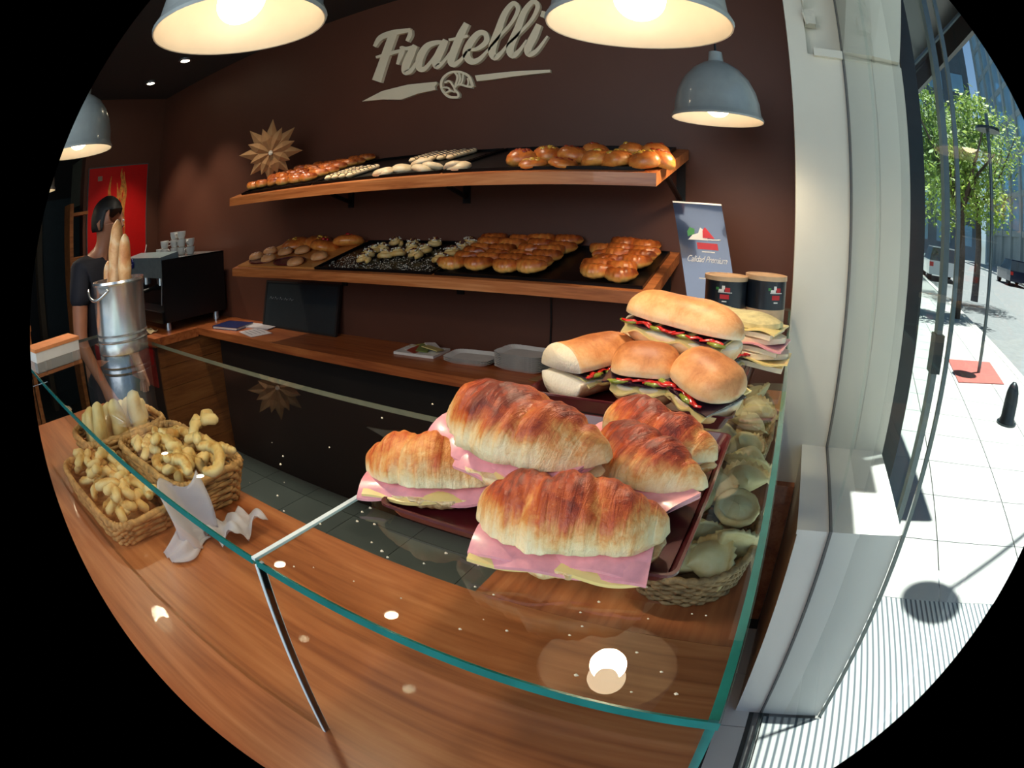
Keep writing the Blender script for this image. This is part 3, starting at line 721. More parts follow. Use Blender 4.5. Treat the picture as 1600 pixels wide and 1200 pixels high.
def croissant_sandwich(loc, rot, label, L=0.165, Rm=0.045, bend=0.022, seed=1, toast=0.62, ham_out=0.022, layers=2, gap=0.006, hamL=0.92, droop=0.010, cheese_out=0.012):
    t = thing('croissant_sandwich', label, 'sandwich', loc, [R(a) for a in rot], 'ham croissant sandwiches')
    zb = 0.021
    croissant(L * .98, Rm, bend, 5, half='bottom', seed=seed + 4).build('bottom_half', M_CROI, t, smooth=True, loc=(0, 0, zb))
    add_ham(t, L * .86, Rm * 1.35 + cheese_out, zb + 0.005, Rm * .6, seed + 2, 'cheese_slice', M_CHEESE, 0.0035, 0.0015, droop * .6)
    for k in range(layers):
        add_ham(t, L * hamL, Rm * 1.35 + ham_out - 0.005 * k, zb + 0.0095 + 0.0036 * k, Rm * .6, seed + k, 'ham_slice', M_HAM, 0.003, 0.0022, droop)
    croissant(L, Rm * 1.05, bend, 4, half='top', seed=seed, toast=toast, droop=0.004, flat=1.02).build('top_half', M_CROI, t, smooth=True, loc=(0, 0.002, zb + 0.0085 + 0.0032 * layers), rot=(R(-5), 0, 0))
    return t

def tray(name, label, lo, hi, z, mat, rim=0.016, th=0.003, group=None, par=None):
    t = thing(name, label, 'tray', ((lo[0] + hi[0]) / 2, (lo[1] + hi[1]) / 2, z), group=group)
    a, b_ = (hi[0] - lo[0]) / 2, (hi[1] - lo[1]) / 2; c = 0.012
    def rr(a, b_, z):
        out = []
        for sx, sy, a0 in ((1, 1, 0), (-1, 1, 90), (-1, -1, 180), (1, -1, 270)):
            for k in range(5):
                an = R(a0 + k * 22.5); out.append((sx * (a - c) + c * math.cos(an), sy * (b_ - c) + c * math.sin(an), z))
        return out
    mb = MB(); mb.rings([rr(a - rim * .5, b_ - rim * .5, 0), rr(a, b_, rim), rr(a + .003, b_ + .003, rim), rr(a + .003, b_ + .003, rim - .003), rr(a - rim * .5 - 0.0, b_ - rim * .5, -0.0) if False else rr(a + .001, b_ + .001, rim - .003)], 0, caps=False)
    mb.build('rim', mat, t)
    n_ = MB(); n_.prism([(x, y) for x, y, _ in rr(a - rim * .5, b_ - rim * .5, 0)], 0.0, th); n_.build('base', mat, t)
    return t

# ---- trays on the glass
tray('serving_tray', 'maroon plastic tray under the ham croissant sandwiches', (-0.352, 0.395), (-0.058, 0.735), ZG + .0003, M_MAROON, 0.016)
tray('serving_tray', 'maroon plastic tray under the vegetable roll sandwiches', (-0.372, 0.775), (-0.062, 1.25), ZG + .0003, M_MAROON, 0.026)

# ---- ham croissants
zt = ZG + 0.004
croissant_sandwich((-0.157, 0.408, zt - .004), (3, 0, 9), 'big ham croissant at the front of the tray, pink ham hanging out', L=0.172, Rm=0.046, seed=2, toast=0.76, ham_out=0.013, droop=0.010, hamL=.88, bend=.012)
croissant_sandwich((-0.318, 0.456, zt - .004), (2, -3, 20), 'ham and cheese croissant at the left of the tray, pale side forward', L=0.178, Rm=0.040, seed=5, toast=0.52, ham_out=0.006, layers=1, cheese_out=.008)
croissant_sandwich((-0.138, 0.548, zt), (6, 2, -36), 'ham croissant right of the top one with a pink slice sticking out', L=0.145, Rm=0.040, seed=8, toast=0.9, ham_out=0.012, hamL=1.12)
croissant_sandwich((-0.148, 0.632, zt - .002), (0, 0, -34), 'dark-baked ham croissant at the back right of its tray', L=0.170, Rm=0.042, seed=11, toast=0.98, ham_out=0.004)
croissant_sandwich((-0.246, 0.478, zt + .040), (8, 5, -16), 'reddish ham croissant lying on top of the others', L=0.182, Rm=0.047, seed=14, toast=0.98, ham_out=0.012, layers=3, droop=0.014, bend=0.022)

# ---- soft rolls with vegetables
def roll_half(L, w, h, NS=30, NA=28, seed=0, top=True, toast=0.6, cut=False):
    rings, tv = [], []
    for i in range(NS + 1):
        s = -1 + 2 * i / NS
        env = max(0.02, (1 - abs(s) ** 3.2)) ** 0.42
        if cut and s < 0: env = 1 - .06 * abs(s)
        ring = []
        for j in range(NA):
            a = 2 * PI * j / NA; ca, sa = math.cos(a), math.sin(a)
            y = ca * w / 2 * env; z = sa * h * (env if sa > 0 else 1)
            if sa < 0: z = sa * 0.004
            p = (s * L / 2, y, z)
            k = 1 + 0.05 * fbm(p, 22, seed) + 0.02 * fbm(p, 90, seed)
            ring.append((s * L / 2 * (1 if abs(s) < 1 else 1), y * k, z * k * (1 if top else -1)))
            t_ = toast * (0.25 + 0.85 * max(0.0, sa)) * (0.8 + 0.4 * (1 - abs(s)))
            if sa < 0.12: t_ = 0.0
            tv.append(min(1, t_))
        rings.append(ring)
    mb = MB().rings(rings if top else rings[::-1], 0, False, True, tv if top else sum([tv[k * NA:(k + 1) * NA] for k in range(NS, -1, -1)], []))
    # cut faces (the flat side and, on a halved roll, its end) show the crumb
    for fi, f in enumerate(mb.f):
        if len(f) == 4:
            js = [v % NA for v in f]
            if all(math.sin(2 * PI * j / NA) < -.12 for j in js): mb.m[fi] = 1
        elif len(f) > 4 and cut: mb.m[fi] = 1
    return mb
def roll_sandwich(loc, rot, label, L=0.16, w=0.075, h=0.034, seed=1, toast=0.6, open_=8, cut=False):
    t = thing('roll_sandwich', label, 'sandwich', loc, [R(a) for a in rot], 'vegetable roll sandwiches')
    rr = random.Random(seed)
    roll_half(L, w, h * .95, seed=seed, top=False, toast=toast * .75, cut=cut).build('bottom_half', [M_ROLL, M_CRUMB], t, smooth=True, loc=(0, 0, h * .95))
    zf = h * .95
    def cf(u, v):
        y = -w * .53 + v * w * 1.05; ed = max(0, 1 - v * 3)
        return ((u - .5) * L * .84, y, zf + .007 - (.006 + .008 * abs(math.sin(u * 7 + seed))) * ed * ed + .002 * math.sin(u * 14 + seed))
    MB().slab(cf, 28, 10, .0028).build('cheese_slice', M_CHEESE, t, smooth='auto')
    for k in range(3):
        x = (-.30 + k * .30) * L
        MB().slab(lambda u, v: (x + (u - .5) * .05, -w * .53 + v * w * .8, zf + .0105 + .002 * math.sin(u * 6 + k)), 6, 5, .0025).build('aubergine_slice', M_AUB, t, smooth='auto')
    n_ = max(4, int(L / .022))
    for k in range(n_):
        x = (-.5 + (k + rr.random()) / n_) * L * .82; yb = -w * rr.uniform(.46, .52); a = .3 * rr.uniform(-1, 1)
        q = [(x + .013 * s_, yb + .004 * math.sin(s_ * 2 + k), zf + .0135 + a * .006 * s_ + .0012 * math.sin(s_ * 3 + k)) for s_ in (-1, -.3, .4, 1)]
        MB().tube(q, [.003, .0042, .0042, .0025], 6, flat=.5).build('pepper_strip', M_PEPPER, t, smooth=True)
    for k in range(max(2, int(L / .05))):
        x = (-.36 + k * .05 / L * 1.0) * L + rr.uniform(-.006, .01)
        MB().tube([(x - .014, -w * .48, zf + .011), (x, -w * .515, zf + .0115), (x + .016, -w * .48, zf + .0115)], [.004, .006, .004], 8, flat=.6).build('pickle_slice', M_PICKLE, t, smooth=True)
    roll_half(L, w, h, seed=seed + 5, top=True, toast=toast, cut=cut).build('top_half', [M_ROLL, M_CRUMB], t, smooth=True, loc=(0, .003, zf + .0155), rot=(R(-open_), 0, 0))
    return t
zt2 = ZG + 0.004
roll_sandwich((-0.300, 0.885, zt2), (4, 0, 68), 'roll sandwich at left of its tray, cut end with olive and cheese', L=0.17, w=.088, h=.040, seed=21, toast=.8, cut=True, open_=4)
roll_sandwich((-0.208, 0.852, zt2), (4, 0, 6), 'short round roll sandwich at the front centre of the rear tray', L=0.108, w=.100, h=.042, seed=22, toast=.95, open_=4)
roll_sandwich((-0.112, 0.835, zt2 + .004), (12, 14, -36), 'round roll sandwich at the right corner with green pickles showing', L=0.112, w=.098, h=.042, seed=23, toast=.75, open_=4)
roll_sandwich((-0.172, 0.935, zt2 + .060), (6, 5, -17), 'long roll sandwich lying on top of the pile of rolls', L=0.212, w=.092, h=.044, seed=24, toast=.66, open_=6)
roll_sandwich((-0.235, 1.10, zt2), (0, 0, 20), 'roll sandwich at the back left under the long one', L=0.16, w=.085, h=.036, seed=25, toast=.4)
roll_sandwich((-0.13, 1.03, zt2), (0, 0, 60), 'roll sandwich hidden under the long one beside the tray rim', L=0.14, w=.085, h=.036, seed=26, toast=.5)
# sliced white bread sandwiches behind
for k in range(3):
    t = thing('flatbread_sandwich', ['pale flat bread with herb crust, topmost of the rear stack', 'pale flat bread with ham, middle of the rear stack', 'pale flat bread with folded cheese, lowest of the rear stack'][k], 'sandwich',
              (-0.128 + .008 * k, 1.13 - .012 * k, ZG + .112 - .027 * k), (0, R(3), R(-14 + 5 * k)), 'flat bread sandwiches')
    rr = random.Random(40 + k)
    def bf(u, v, k=k):
        s = (u - .5) * 2; e = (1 - abs(s) ** 4) ** .5 if abs(s) < 1 else 0.05
        return (s * .125, (v - .5) * .11 * max(e, .25), .010 * (1 - (2 * v - 1) ** 2) * max(e, .1) + .002 * math.sin(s * 7 + v * 5 + k))
    MB().slab(bf, 26, 12, .010).build('bread', plain('herb_flatbread', (204, 190, 136), .7, var=.25, scale=50, bumpy=.3) if k == 0 else M_CRUMB, t, smooth='auto')
    def hf(u, v, k=k):
        return ((u - .5) * .235 + .012, -.062 + v * .11, -.0105 + .004 * math.sin(u * 16 + k * 2) * (1 - v))
    MB().slab(hf, 34, 6, .003).build('filling', [M_CHEESE, M_HAM, M_CHEESE][k], t, smooth='auto')
    def gf(u, v, k=k):
        return ((u - .5) * .24, -.058 + v * .112, -.0165 + .002 * math.sin(u * 9 + k))
    MB().slab(gf, 22, 6, .009).build('bread', M_CRUMB, t, smooth='auto')

cb_ = MB(); q = random.Random(17)
for k in range(48):
    x, y = q.uniform(-.40, -.02), q.uniform(.26, .40) if k % 3 else q.uniform(.26, .74)
    if k % 3 == 0: x = q.uniform(-.62, -.37)
    s_ = q.uniform(.0006, .0019); z_ = ZG + .0003
    cb_.add([(x - s_, y, z_), (x, y - s_, z_), (x + s_ * 1.3, y, z_), (x, y + s_, z_), (x, y, z_ + s_)], [(0, 1, 4), (1, 2, 4), (2, 3, 4), (3, 0, 4), (3, 2, 1, 0)])
tag(cb_.build('crumbs', M_CRUMB), 'scattered pale crumbs on the glass top around the croissant tray', 'crumbs', kind='stuff')

# ---- empanadas in wicker baskets inside the case
def empanada(L=0.10, w=0.055, h=0.030, NU=30, NV=12, seed=0):
    mb = MB(); vs, tv, fs = [], [], []
    for i in range(NU + 1):
        a = PI * i / NU
        for j in range(NV + 1):
            q = j / NV
            rim = 1.0 if q < .84 else 1.0 + .035 * math.sin(i * PI * 0.95)
            x = math.cos(a) * L / 2 * q * rim; y = math.sin(a) * w * q * rim - w * .38
            z = h * (max(0, 1 - (q / .84) ** 2.2) ** .6) * (math.sin(a) * .45 + .62) if q < .84 else .004 + .004 * math.sin(i * PI * .95)
            z = max(z, .003) + .002 * fbm((x, y, z), 60, seed)
            vs.append((x, y, z)); tv.append(.32 + .5 * max(0, fbm((x, y, 0), 28, seed)) + (.25 if q > .9 else 0))
    n0 = len(vs)
    for i in range(NU + 1):
        for j in range(NV + 1):
            x, y, z = vs[i * (NV + 1) + j]; vs.append((x, y, -z * .25)); tv.append(.3)
    W = NV + 1
    for i in range(NU):
        for j in range(NV):
            a = i * W + j
            fs.append((a, a + 1, a + W + 1, a + W)); fs.append((n0 + a, n0 + a + W, n0 + a + W + 1, n0 + a + 1))
        a = i * W + NV; fs.append((a, n0 + a, n0 + a + W, a + W))
    # straight fold side
    for j in range(NV):
        for base_ in (0, NU * W):
            a = base_ + j; q_ = (a, n0 + a, n0 + a + 1, a + 1); fs.append(q_ if base_ == 0 else q_[::-1])
    return mb.add(vs, fs, 0, tv)
EMP = [empanada(seed=k * 3.1, L=.116, w=.072 + .004 * k, h=.034 + .004 * k).mesh('empanada', M_EMP, True) for k in range(3)]
def disc_pastry(seed):
    """Round filled pastry with a rolled rim."""
    prof = [(0.0, .022), (.018, .021), (.026, .014), (.031, .013), (.036, .020), (.041, .018), (.043, .010), (.040, .002), (0, 0)]
    mb = MB(); rings = []
    for r, z in prof:
        rings.append([((r + .0012 * math.sin(9 * 2 * PI * j / 28 + seed)) * math.cos(2 * PI * j / 28), (r + .0012 * math.sin(9 * 2 * PI * j / 28)) * math.sin(2 * PI * j / 28), z) for j in range(28)])
    return mb.rings(rings[::-1], 0, False, True, [0.3 + .25 * (k in (3, 4)) for k in range(len(prof)) for _ in range(28)])
DISC = disc_pastry(1.0).mesh('round_pastry', M_EMP, True)
def basket(name, label, loc, per, hgt, rows, mat, flare=.12, r=.0042, base=None, seed=0, stakes=26, amp=.0035):
    """per(u) -> (x, y) outline of the bottom."""
    t = thing(name, label, 'basket', loc, group='wicker baskets in the glass case')
    N = 144; wk = MB()
    for k in range(rows):
        z = r + k * (hgt - r) / (rows - 1); sc = 1 + flare * z / hgt
        pts = []
        for i in range(N):
            u = i / N; x, y = per(u); n_ = math.hypot(x, y)
            d = amp * math.sin(2 * PI * u * stakes / 1.0 + k * PI)
            pts.append((x * sc + x / n_ * d, y * sc + y / n_ * d, z + .0012 * math.sin(u * 40 + k * 2 + seed)))
        wk.tube(pts, r * (1.25 if k == rows - 1 else 1), 5, closed=True)
    tag(wk.build('weave', mat, t, smooth=True), kind='stuff')
    sk = MB()
    for i in range(stakes * 2):
        u = i / (stakes * 2); x, y = per(u); sk.tube([(x, y, 0), (x * (1 + flare), y * (1 + flare), hgt)], r * .8, 5)
    tag(sk.build('stakes', mat, t, smooth=True), kind='stuff')
    pts = []
    for i in range(N):
        u = i / N; x, y = per(u); pts.append((x * (1 + flare), y * (1 + flare), hgt + .004 + .002 * math.sin(u * 2 * PI * 40)))
    MB().tube(pts, r * 1.5, 6, closed=True).build('rim', mat, t, smooth=True)
    MB().prism([per(i / 48) for i in range(48)], 0.0, .004).build('base', mat, t)
    return t
def oval(a, b_, e=2.4):
    def f(u):
        c, s = math.cos(2 * PI * u), math.sin(2 * PI * u)
        return (math.copysign(abs(c) ** (2 / e), c) * a, math.copysign(abs(s) ** (2 / e), s) * b_)
    return f
basket('wicker_basket', 'oval wicker basket of empanadas below the ham croissants', (-0.103, 0.895, ZD), oval(.098, .158), .062, 9, M_WICKERD, .14)
basket('wicker_basket', 'oval wicker basket of empanadas deeper in the case, below the rolls', (-0.110, 1.45, ZD), oval(.098, .30), .062, 9, M_WICKERD, .12, seed=2)
emp = [  # x, y, z above deck, tilt x, tilt y, yaw, mesh, label
 (-.060, .800, .058, 50, 5, -45, 1, 'empanada at the front right of the near basket, braided edge up'),
 (-.125, .790, .052, 35, -10, 15, 0, 'empanada at the front centre of the near basket, lying flat'),
 (-.165, .835, .052, 20, 5, 110, 2, 'empanada at the front left of the near basket beside the ham'),
 (-.108, .870, .060, 55, 15, -160, 1, 'small folded empanada in the middle of the near basket'),
 (-.028, .830, .070, 10, -60, -80, 0, 'narrow empanada wedged at the right rim of the near basket'),
 (-.150, .935, .070, 25, 0, 200, 2, 'empanada beside the ham slice in the near basket'),
 (-.095, 1.010, .085, 30, 5, -20, 2, 'empanada at the rear of the near basket'),
 (-.045, 1.050, .090, 25, -20, 30, 1, 'pale empanada leaning at the rear right of the near basket'),
 (-.040, 1.150, .085, 38, -16, -170, 2, 'empanada bridging the gap between the two baskets'),
 (-.060, 1.260, .078, 15, -10, -12, 2, 'broad empanada at the front of the far basket, braided edge forward'),
 (-.055, 1.380, .080, 20, -25, -160, 1, 'empanada with browned spot below the tray corner'),
 (-.050, 1.520, .080, 45, 0, 20, 0, 'empanada with crimped edge beside the tray in the far basket'),
 (-.055, 1.640, .080, 60, -15, -100, 2, 'empanada standing on edge at the far end of the basket'),
 (-.120, 1.500, .070, 10, 10, 120, 1, 'empanada under the roll tray in the far basket'),
 (-.130, 1.340, .070, 14, 10, 40, 0, 'empanada partly under the roll tray near the basket front')]
for (x, y, z, a, b_, c, k, lab) in emp:
    o = link('empanada', EMP[k], None, (x, y, ZD + z), (R(a), R(b_), R(c))); tag(o, lab, 'empanada', 'empanadas in the glass case')
for (x, y, z, a, b_, lab) in [(-.040, .925, .088, 22, 8, 'round rimmed pastry at the right rim of the near basket'), (-.118, .925, .094, 18, -25, 'round rimmed pastry left of its twin in the near basket')]:
    o = link('round_pastry', DISC, None, (x, y, ZD + z), (R(a), R(b_), 0)); tag(o, lab, 'pastry', 'round pastries in the near basket')

# ---- left baskets with pale biscuits
def horseshoe(rad=.028, th=.0115, arc=230, seed=0):
    n_ = 22; pts, rr = [], []
    for i in range(n_ + 1):
        a = R(-arc / 2 + arc * i / n_); s = -1 + 2 * i / n_
        pts.append((math.cos(a) * rad, math.sin(a) * rad * 1.25, .004 * math.sin(s * 5 + seed)))
        rr.append(th * (1 - .35 * abs(s) ** 3) * (1 + .10 * math.sin(i * 1.9 + seed)) * (.5 if i in (0, n_) else 1))
    mb = MB(); mb.tube(pts, rr, 10)
    mb.t = [.25 + .45 * (p[2] > th * .4) + .3 * fbm(p, 40, seed) for p in mb.v]
    return mb
def knot(seed):
    mb = MB()
    for k in range(4):
        a = k * PI / 2 * .9 + seed
        q = [(0.004 * math.cos(a), .004 * math.sin(a), .012), (.018 * math.cos(a), .018 * math.sin(a), .018), (.036 * math.cos(a + .25), .036 * math.sin(a + .25), .008), (.042 * math.cos(a + .3), .042 * math.sin(a + .3), .004)]
        mb.tube(q, [.009, .0125, .0115, .004], 9)
    mb.t = [.25 + .35 * (p[2] > .02) + .3 * fbm(p, 40, seed) for p in mb.v]
    return mb
BISC = [horseshoe(seed=1).mesh('horseshoe_biscuit', M_BISC, True), horseshoe(.024, .013, 190, 2).mesh('horseshoe_biscuit', M_BISC, True), knot(.3).mesh('knot_biscuit', M_BISC, True), knot(1.1).mesh('knot_biscuit', M_BISC, True)]
M_SEA = plain('seagrass_weave', (190, 144, 88), .65, var=.5, scale=45, bumpy=.6)
bA = (-1.225, 0.355); bB = (-1.165, 0.548); bC = (-1.47, 0.50)
basket('seagrass_basket', 'square seagrass basket of biscuits nearest the front glass', (*bA, ZD), oval(.205, .088, 6), .050, 7, M_SEA, .10, .0055, seed=1, stakes=22, amp=.005)
basket('seagrass_basket', 'square seagrass basket with high corner beside the folded tissue', (*bB, ZD), oval(.165, .088, 6), .088, 10, M_SEA, .18, .0055, seed=3, stakes=22, amp=.005)
basket('seagrass_basket', 'seagrass basket of tall biscuits left of the other two', (*bC, ZD), oval(.085, .13, 5), .09, 10, M_SEA, .14, .0055, seed=4, stakes=16, amp=.005)
rr = random.Random(11); cnt = 0
WHERE = {0: 'front basket', 1: 'tissue-side basket'}
for bi, (c, hx_, hy_, z0) in enumerate(((bA, .17, .06, .045), (bB, .14, .07, .085))):
    nx = 6 if bi == 0 else 4
    for lay in range(2):
        for i in range(nx - lay):
            for j in range(3 - lay):
                x = c[0] + (-1 + 2 * (i + .5 + .5 * lay * 0) / (nx - lay)) * hx_ + rr.uniform(-.008, .008); y = c[1] + (-1 + 2 * (j + .5) / (3 - lay)) * hy_ + rr.uniform(-.006, .006)
                k = rr.choice([0, 0, 1, 2, 3] if bi == 0 else [0, 1, 2, 2])
                o = link(['horseshoe_biscuit', 'horseshoe_biscuit', 'knot_biscuit', 'knot_biscuit'][k], BISC[k], None, (x, y, ZD + z0 + .028 * lay + rr.uniform(-.004, .006)), (R(rr.uniform(-35, 35)), R(rr.uniform(-35, 35)), rr.uniform(0, 6.3)))
                shp = 'horseshoe-shaped' if k < 2 else 'knotted'
                tag(o, f'pale {shp} biscuit, {ORD[i]} from left, {ORD[j]} row, {["lower", "upper"][lay]} layer of {WHERE[bi]}', 'biscuit', 'pale biscuits in the ' + WHERE[bi])
for k, (px_, py_, s_) in enumerate([(320, 668, 1.15), (322, 715, 1.15), (275, 725, 1.0), (350, 700, .9)]):
    p = on(px_, py_, 2, ZD + .135)
    o = link('knot_biscuit' if k in (0,) else 'horseshoe_biscuit', BISC[[2, 0, 1, 1][k]], None, p, (R(20), R(10 * k - 10), R(60 * k)))
    o.scale = (s_, s_, s_)
    tag(o, ['pale star-shaped knotted biscuit crowning the tissue-side basket', 'upright horseshoe-shaped biscuit just in front of the star-shaped one', 'pale horseshoe-shaped biscuit on the pile left of the upright one', 'small curled biscuit at the right edge of the biscuit pile'][k], 'biscuit', 'pale biscuits topping the tissue-side basket')
def oblong(seed, L=.10, r=.021):
    mb = MB(); n_ = 14
    pts = [(0, .003 * math.sin(i + seed), -L / 2 + L * i / n_) for i in range(n_ + 1)]
    rad = [r * (.55 + .45 * math.sin(PI * max(.12, min(.88, i / n_))) ** .5) for i in range(n_ + 1)]; rad[0] = rad[-1] = r * .35
    mb.tube(pts, rad, 12, flat=.8); mb.t = [.35 + .4 * fbm(p, 30, seed) for p in mb.v]
    return mb
OB = [oblong(k, .10 + .02 * k, .020 + .002 * k).mesh('finger_biscuit', M_BISC, True) for k in range(3)]
FB = [(-.052, -.085, 6, 'tall pale finger biscuit at the front left corner of the tall basket'), (.0, -.09, -4, 'finger biscuit at the front middle of the tall basket'), (.05, -.08, 8, 'finger biscuit at the front right corner of the tall basket'),
      (-.05, -.02, -8, 'finger biscuit at the left rim of the tall basket'), (.01, -.03, 14, 'finger biscuit in the centre of the tall basket, leaning right'), (.055, -.01, -12, 'finger biscuit at the right rim of the tall basket'),
      (-.045, .05, 10, 'finger biscuit behind the left rim biscuit of the tall basket'), (.01, .045, -6, 'finger biscuit behind the centre of the tall basket'), (.055, .06, 5, 'finger biscuit under the bin reflection'), (-.01, .10, -10, 'finger biscuit at the very back of the tall basket')]
for k, (dx, dy, tl_, lab) in enumerate(FB):
    o = link('finger_biscuit', OB[k % 3], None, (bC[0] + dx, bC[1] + dy, ZD + .085 + .012 * (k % 3)), (R(tl_), R(tl_ * .7), R(40 * k)))
    o.scale = (1.15, 1.15, 1.1)
    tag(o, lab, 'biscuit', 'finger biscuits in the tall basket')
# tissue
def tis(cx_, cy_, w, hh, seed, an):
    def f(u, v):
        x = (u - .5) * w * (1 - .35 * abs(v - .5)); z = (v - .5) * hh
        d = .014 * math.sin(u * 9 + seed) * math.cos(v * 7 + seed) + .01 * fbm((u, v, seed), 4)
        c, s = math.cos(an), math.sin(an)
        return (cx_ + x * c - d * s, cy_ + x * s + d * c, z + .012 * math.sin(u * 7 + seed))
    return f
m, nt, b = new_mat('thin_tissue')
b.inputs['Base Color'].default_value = (*lin((214, 206, 214)), 1); b.inputs['Roughness'].default_value = .8
b.inputs['Alpha'].default_value = .6; b.inputs['Transmission Weight'].default_value = 0.0
n_ = noise_tex(nt, coords(nt), 60); bump(nt, b, n_, .5, .003); M_TISSUE = m
tt = thing('folded_tissue', 'crumpled thin white tissue paper standing beside the seagrass basket', 'tissue', (-0.905, .50, ZD))
MB().slab(lambda u, v: (.0 + .022 * math.sin(u * 6 + v * 3) - .05 * v, -.12 + u * .11, .002 + .118 * v + .012 * math.sin(u * 8)), 16, 14, .0012).build('upright_fold', M_TISSUE, tt, smooth=True)
MB().slab(lambda u, v: (-.035 + .11 * u, -.045 + .12 * v, .006 + .032 * abs(math.sin(u * 4 + v * 5)) * (.3 + u) + .006 * math.sin(v * 20)), 18, 18, .0012).build('flat_fold', M_TISSUE, tt, smooth=True)
MB().slab(lambda u, v: (-.03 + .05 * u + .02 * math.sin(v * 5), -.16 + .12 * v, .004 + .05 * (1 - u) * math.sin(v * 3) + .004 * math.sin(u * 15)), 14, 14, .0012).build('lower_fold', M_TISSUE, tt, smooth=True)

# ---- steel bread bin with baguettes
bn = thing('bread_bin', 'tall brushed steel cylinder holding baguettes on the glass', 'bin', (-1.452, 0.565, ZG + .0003))
rb = .083; hb = .185
MB().lathe([(rb * .98, 0), (rb, .004), (rb, .03), (rb + .003, .033), (rb, .037), (rb, .045), (rb + .003, .048), (rb, .052), (rb, hb - .012), (rb + .004, hb - .006), (rb + .002, hb), (rb - .004, hb), (rb - .004, .006), (0, .006)], 48, caps=False).build('shell', M_STEEL, bn, smooth='auto')
MB().tube([(rb * math.cos(R(a)) * 1.0 + (.022 if 15 < abs(a) < 60 or abs(a) <= 15 else 0), rb * math.sin(R(a)), hb - .01 - .03 * math.cos(R(a * 2))) for a in range(-40, 41, 8)], .004, 8).build('handle', M_STEEL, bn, smooth=True, rot=(0, 0, R(-70)))
MB().lathe([(0, .0062), (rb - .005, .0062), (rb - .005, .007), (0, .007)], 32).build('bottom', M_STEEL, bn)
def baguette(L, r, seed):
    mb = MB(); n_ = 30; pts, rad, tv = [], [], []
    for i in range(n_ + 1):
        s = i / n_; pts.append((.004 * math.sin(3 * s + seed), .004 * math.cos(4 * s + seed), L * s))
        rad.append(r * (max(0.03, 1 - abs(2 * s - 1) ** 5)) ** .5 * (1 + .05 * math.sin(s * 26 + seed)))
    mb.tube(pts, rad, 14)
    mb.t = [.52 + .3 * fbm(p, 30, seed) - (.25 if math.sin(p[2] * 95 + p[0] * 60) > .75 else 0) for p in mb.v]
    return mb
for k, (dx, dy, L_, r_, a, b_, c) in enumerate([(-.012, .0, .33, .026, -3, -4, 'taller baguette standing in the steel bin'), (.034, .015, .29, .021, 2, 4, 'shorter baguette at the right inside the steel bin'), (-.05, -.02, .23, .02, -6, -13, 'baguette end leaning over the left rim of the bin')]):
    baguette(L_, r_, k + 1).build('baguette', M_ROLL, None, True, (-1.452 + dx, .565 + dy, ZG + .009), (R(a), R(b_), 0))
    tag(bpy.data.objects[-1] if False else [o for o in bpy.data.objects if o.name.startswith('baguette')][-1], c, 'baguette', 'baguettes in the steel bin')
# napkin box left of the bin
nb = thing('napkin_box', 'white box with orange top at the far left end of glass', 'box', (-1.66, 0.36, ZG + .0003), (0, 0, R(8)))
MB().box((-.05, -.09, 0), (.05, .09, .028)).build('body', M_PAPER, nb)
MB().box((-.053, -.093, .0285), (.053, .093, .038)).build('lid', plain('orange_card', (222, 140, 84), .6), nb)

# ================================================================== SHELF TRAYS
def sheet(name, label, S, al, x0, x1, y0, y1, mat, grp, rim=.012):
    p = S((x0 + x1) / 2, (y0 + y1) / 2)
    t = thing(name, label, 'tray', (p[0], p[1], p[2] + .0005), (al, 0, 0), grp)
    a, b_ = (x1 - x0) / 2, (y1 - y0) / 2 / math.cos(al)
    MB().box((-a, -b_, 0), (a, b_, .002)).build('base', mat, t)
    w_ = MB(); w_.box((-a, -b_, .002), (a, -b_ + .004, rim)).box((-a, b_ - .004, .002), (a, b_, rim)).box((-a, -b_ + .004, .002), (-a + .004, b_ - .004, rim)).box((a - .004, -b_ + .004, .002), (a, b_ - .004, rim))
    w_.build('rim', mat, t)
    return t
def sx(px_, py_, pl): return on_plane(px_, py_, *pl)
def report(n_, *pts): print('SHELF', n_, [tuple(round(float(v), 3) for v in p) for p in pts])
G1, G2 = 'baking trays on the upper shelf', 'baking trays on the lower shelf'
sheet('baking_tray', 'black baking tray of glazed mini croissants at left of the upper shelf', S1, A1, -2.50, -1.93, 1.79, 2.29, M_BLACKTRAY, G1)
sheet('baking_tray', 'black baking tray of striped pastry sticks on the upper shelf', S1, A1, -1.915, -1.22, 1.79, 2.29, M_BLACKTRAY, G1)
sheet('baking_tray', 'black baking tray of twelve round pastries at right of the upper shelf', S1, A1, -1.205, -0.465, 1.79, 2.29, M_BLACKTRAY, G1)
sheet('baking_tray', 'sugar-dusted black tray of cream swirls on the lower shelf', S2, A2, -1.985, -1.31, 1.875, 2.29, M_BLACKTRAY, G2)
sheet('baking_tray', 'black baking tray full of croissants at right of the lower shelf', S2, A2, -1.295, -0.485, 1.875, 2.29, M_BLACKTRAY, G2)

# small glazed croissants
MED = [croissant(.122, .033, .030, 5, 26, 16, None, k, .60 + .08 * k, .95, .3, .34).mesh('croissant', M_MEDIA, True) for k in range(3)]
MINI = [croissant(.098, .026, .022, 5, 20, 14, None, k + 7, .72 + .07 * k, .95, .3, .35).mesh('mini_croissant', M_MEDIA, True) for k in range(3)]
rr = random.Random(5)
def on_shelf(S, x, y, h_): p = S(x, y); return (p[0], p[1], p[2] + h_)
for i in range(6):
    for j in range(7):
        x = -2.45 + i * .092 + rr.uniform(-.008, .008); y = 1.825 + j * .068 + rr.uniform(-.006, .006)
        o = link('mini_croissant', MINI[(i + j) % 3], None, on_shelf(S1, x, y, .021 + rr.uniform(0, .014)), (A1, 0, R(rr.uniform(-25, 25))))
        tag(o, f'glazed mini croissant, {ORD[i]} from left in {ORD[j]} row of the upper left tray', 'croissant', 'mini croissants on the upper shelf')
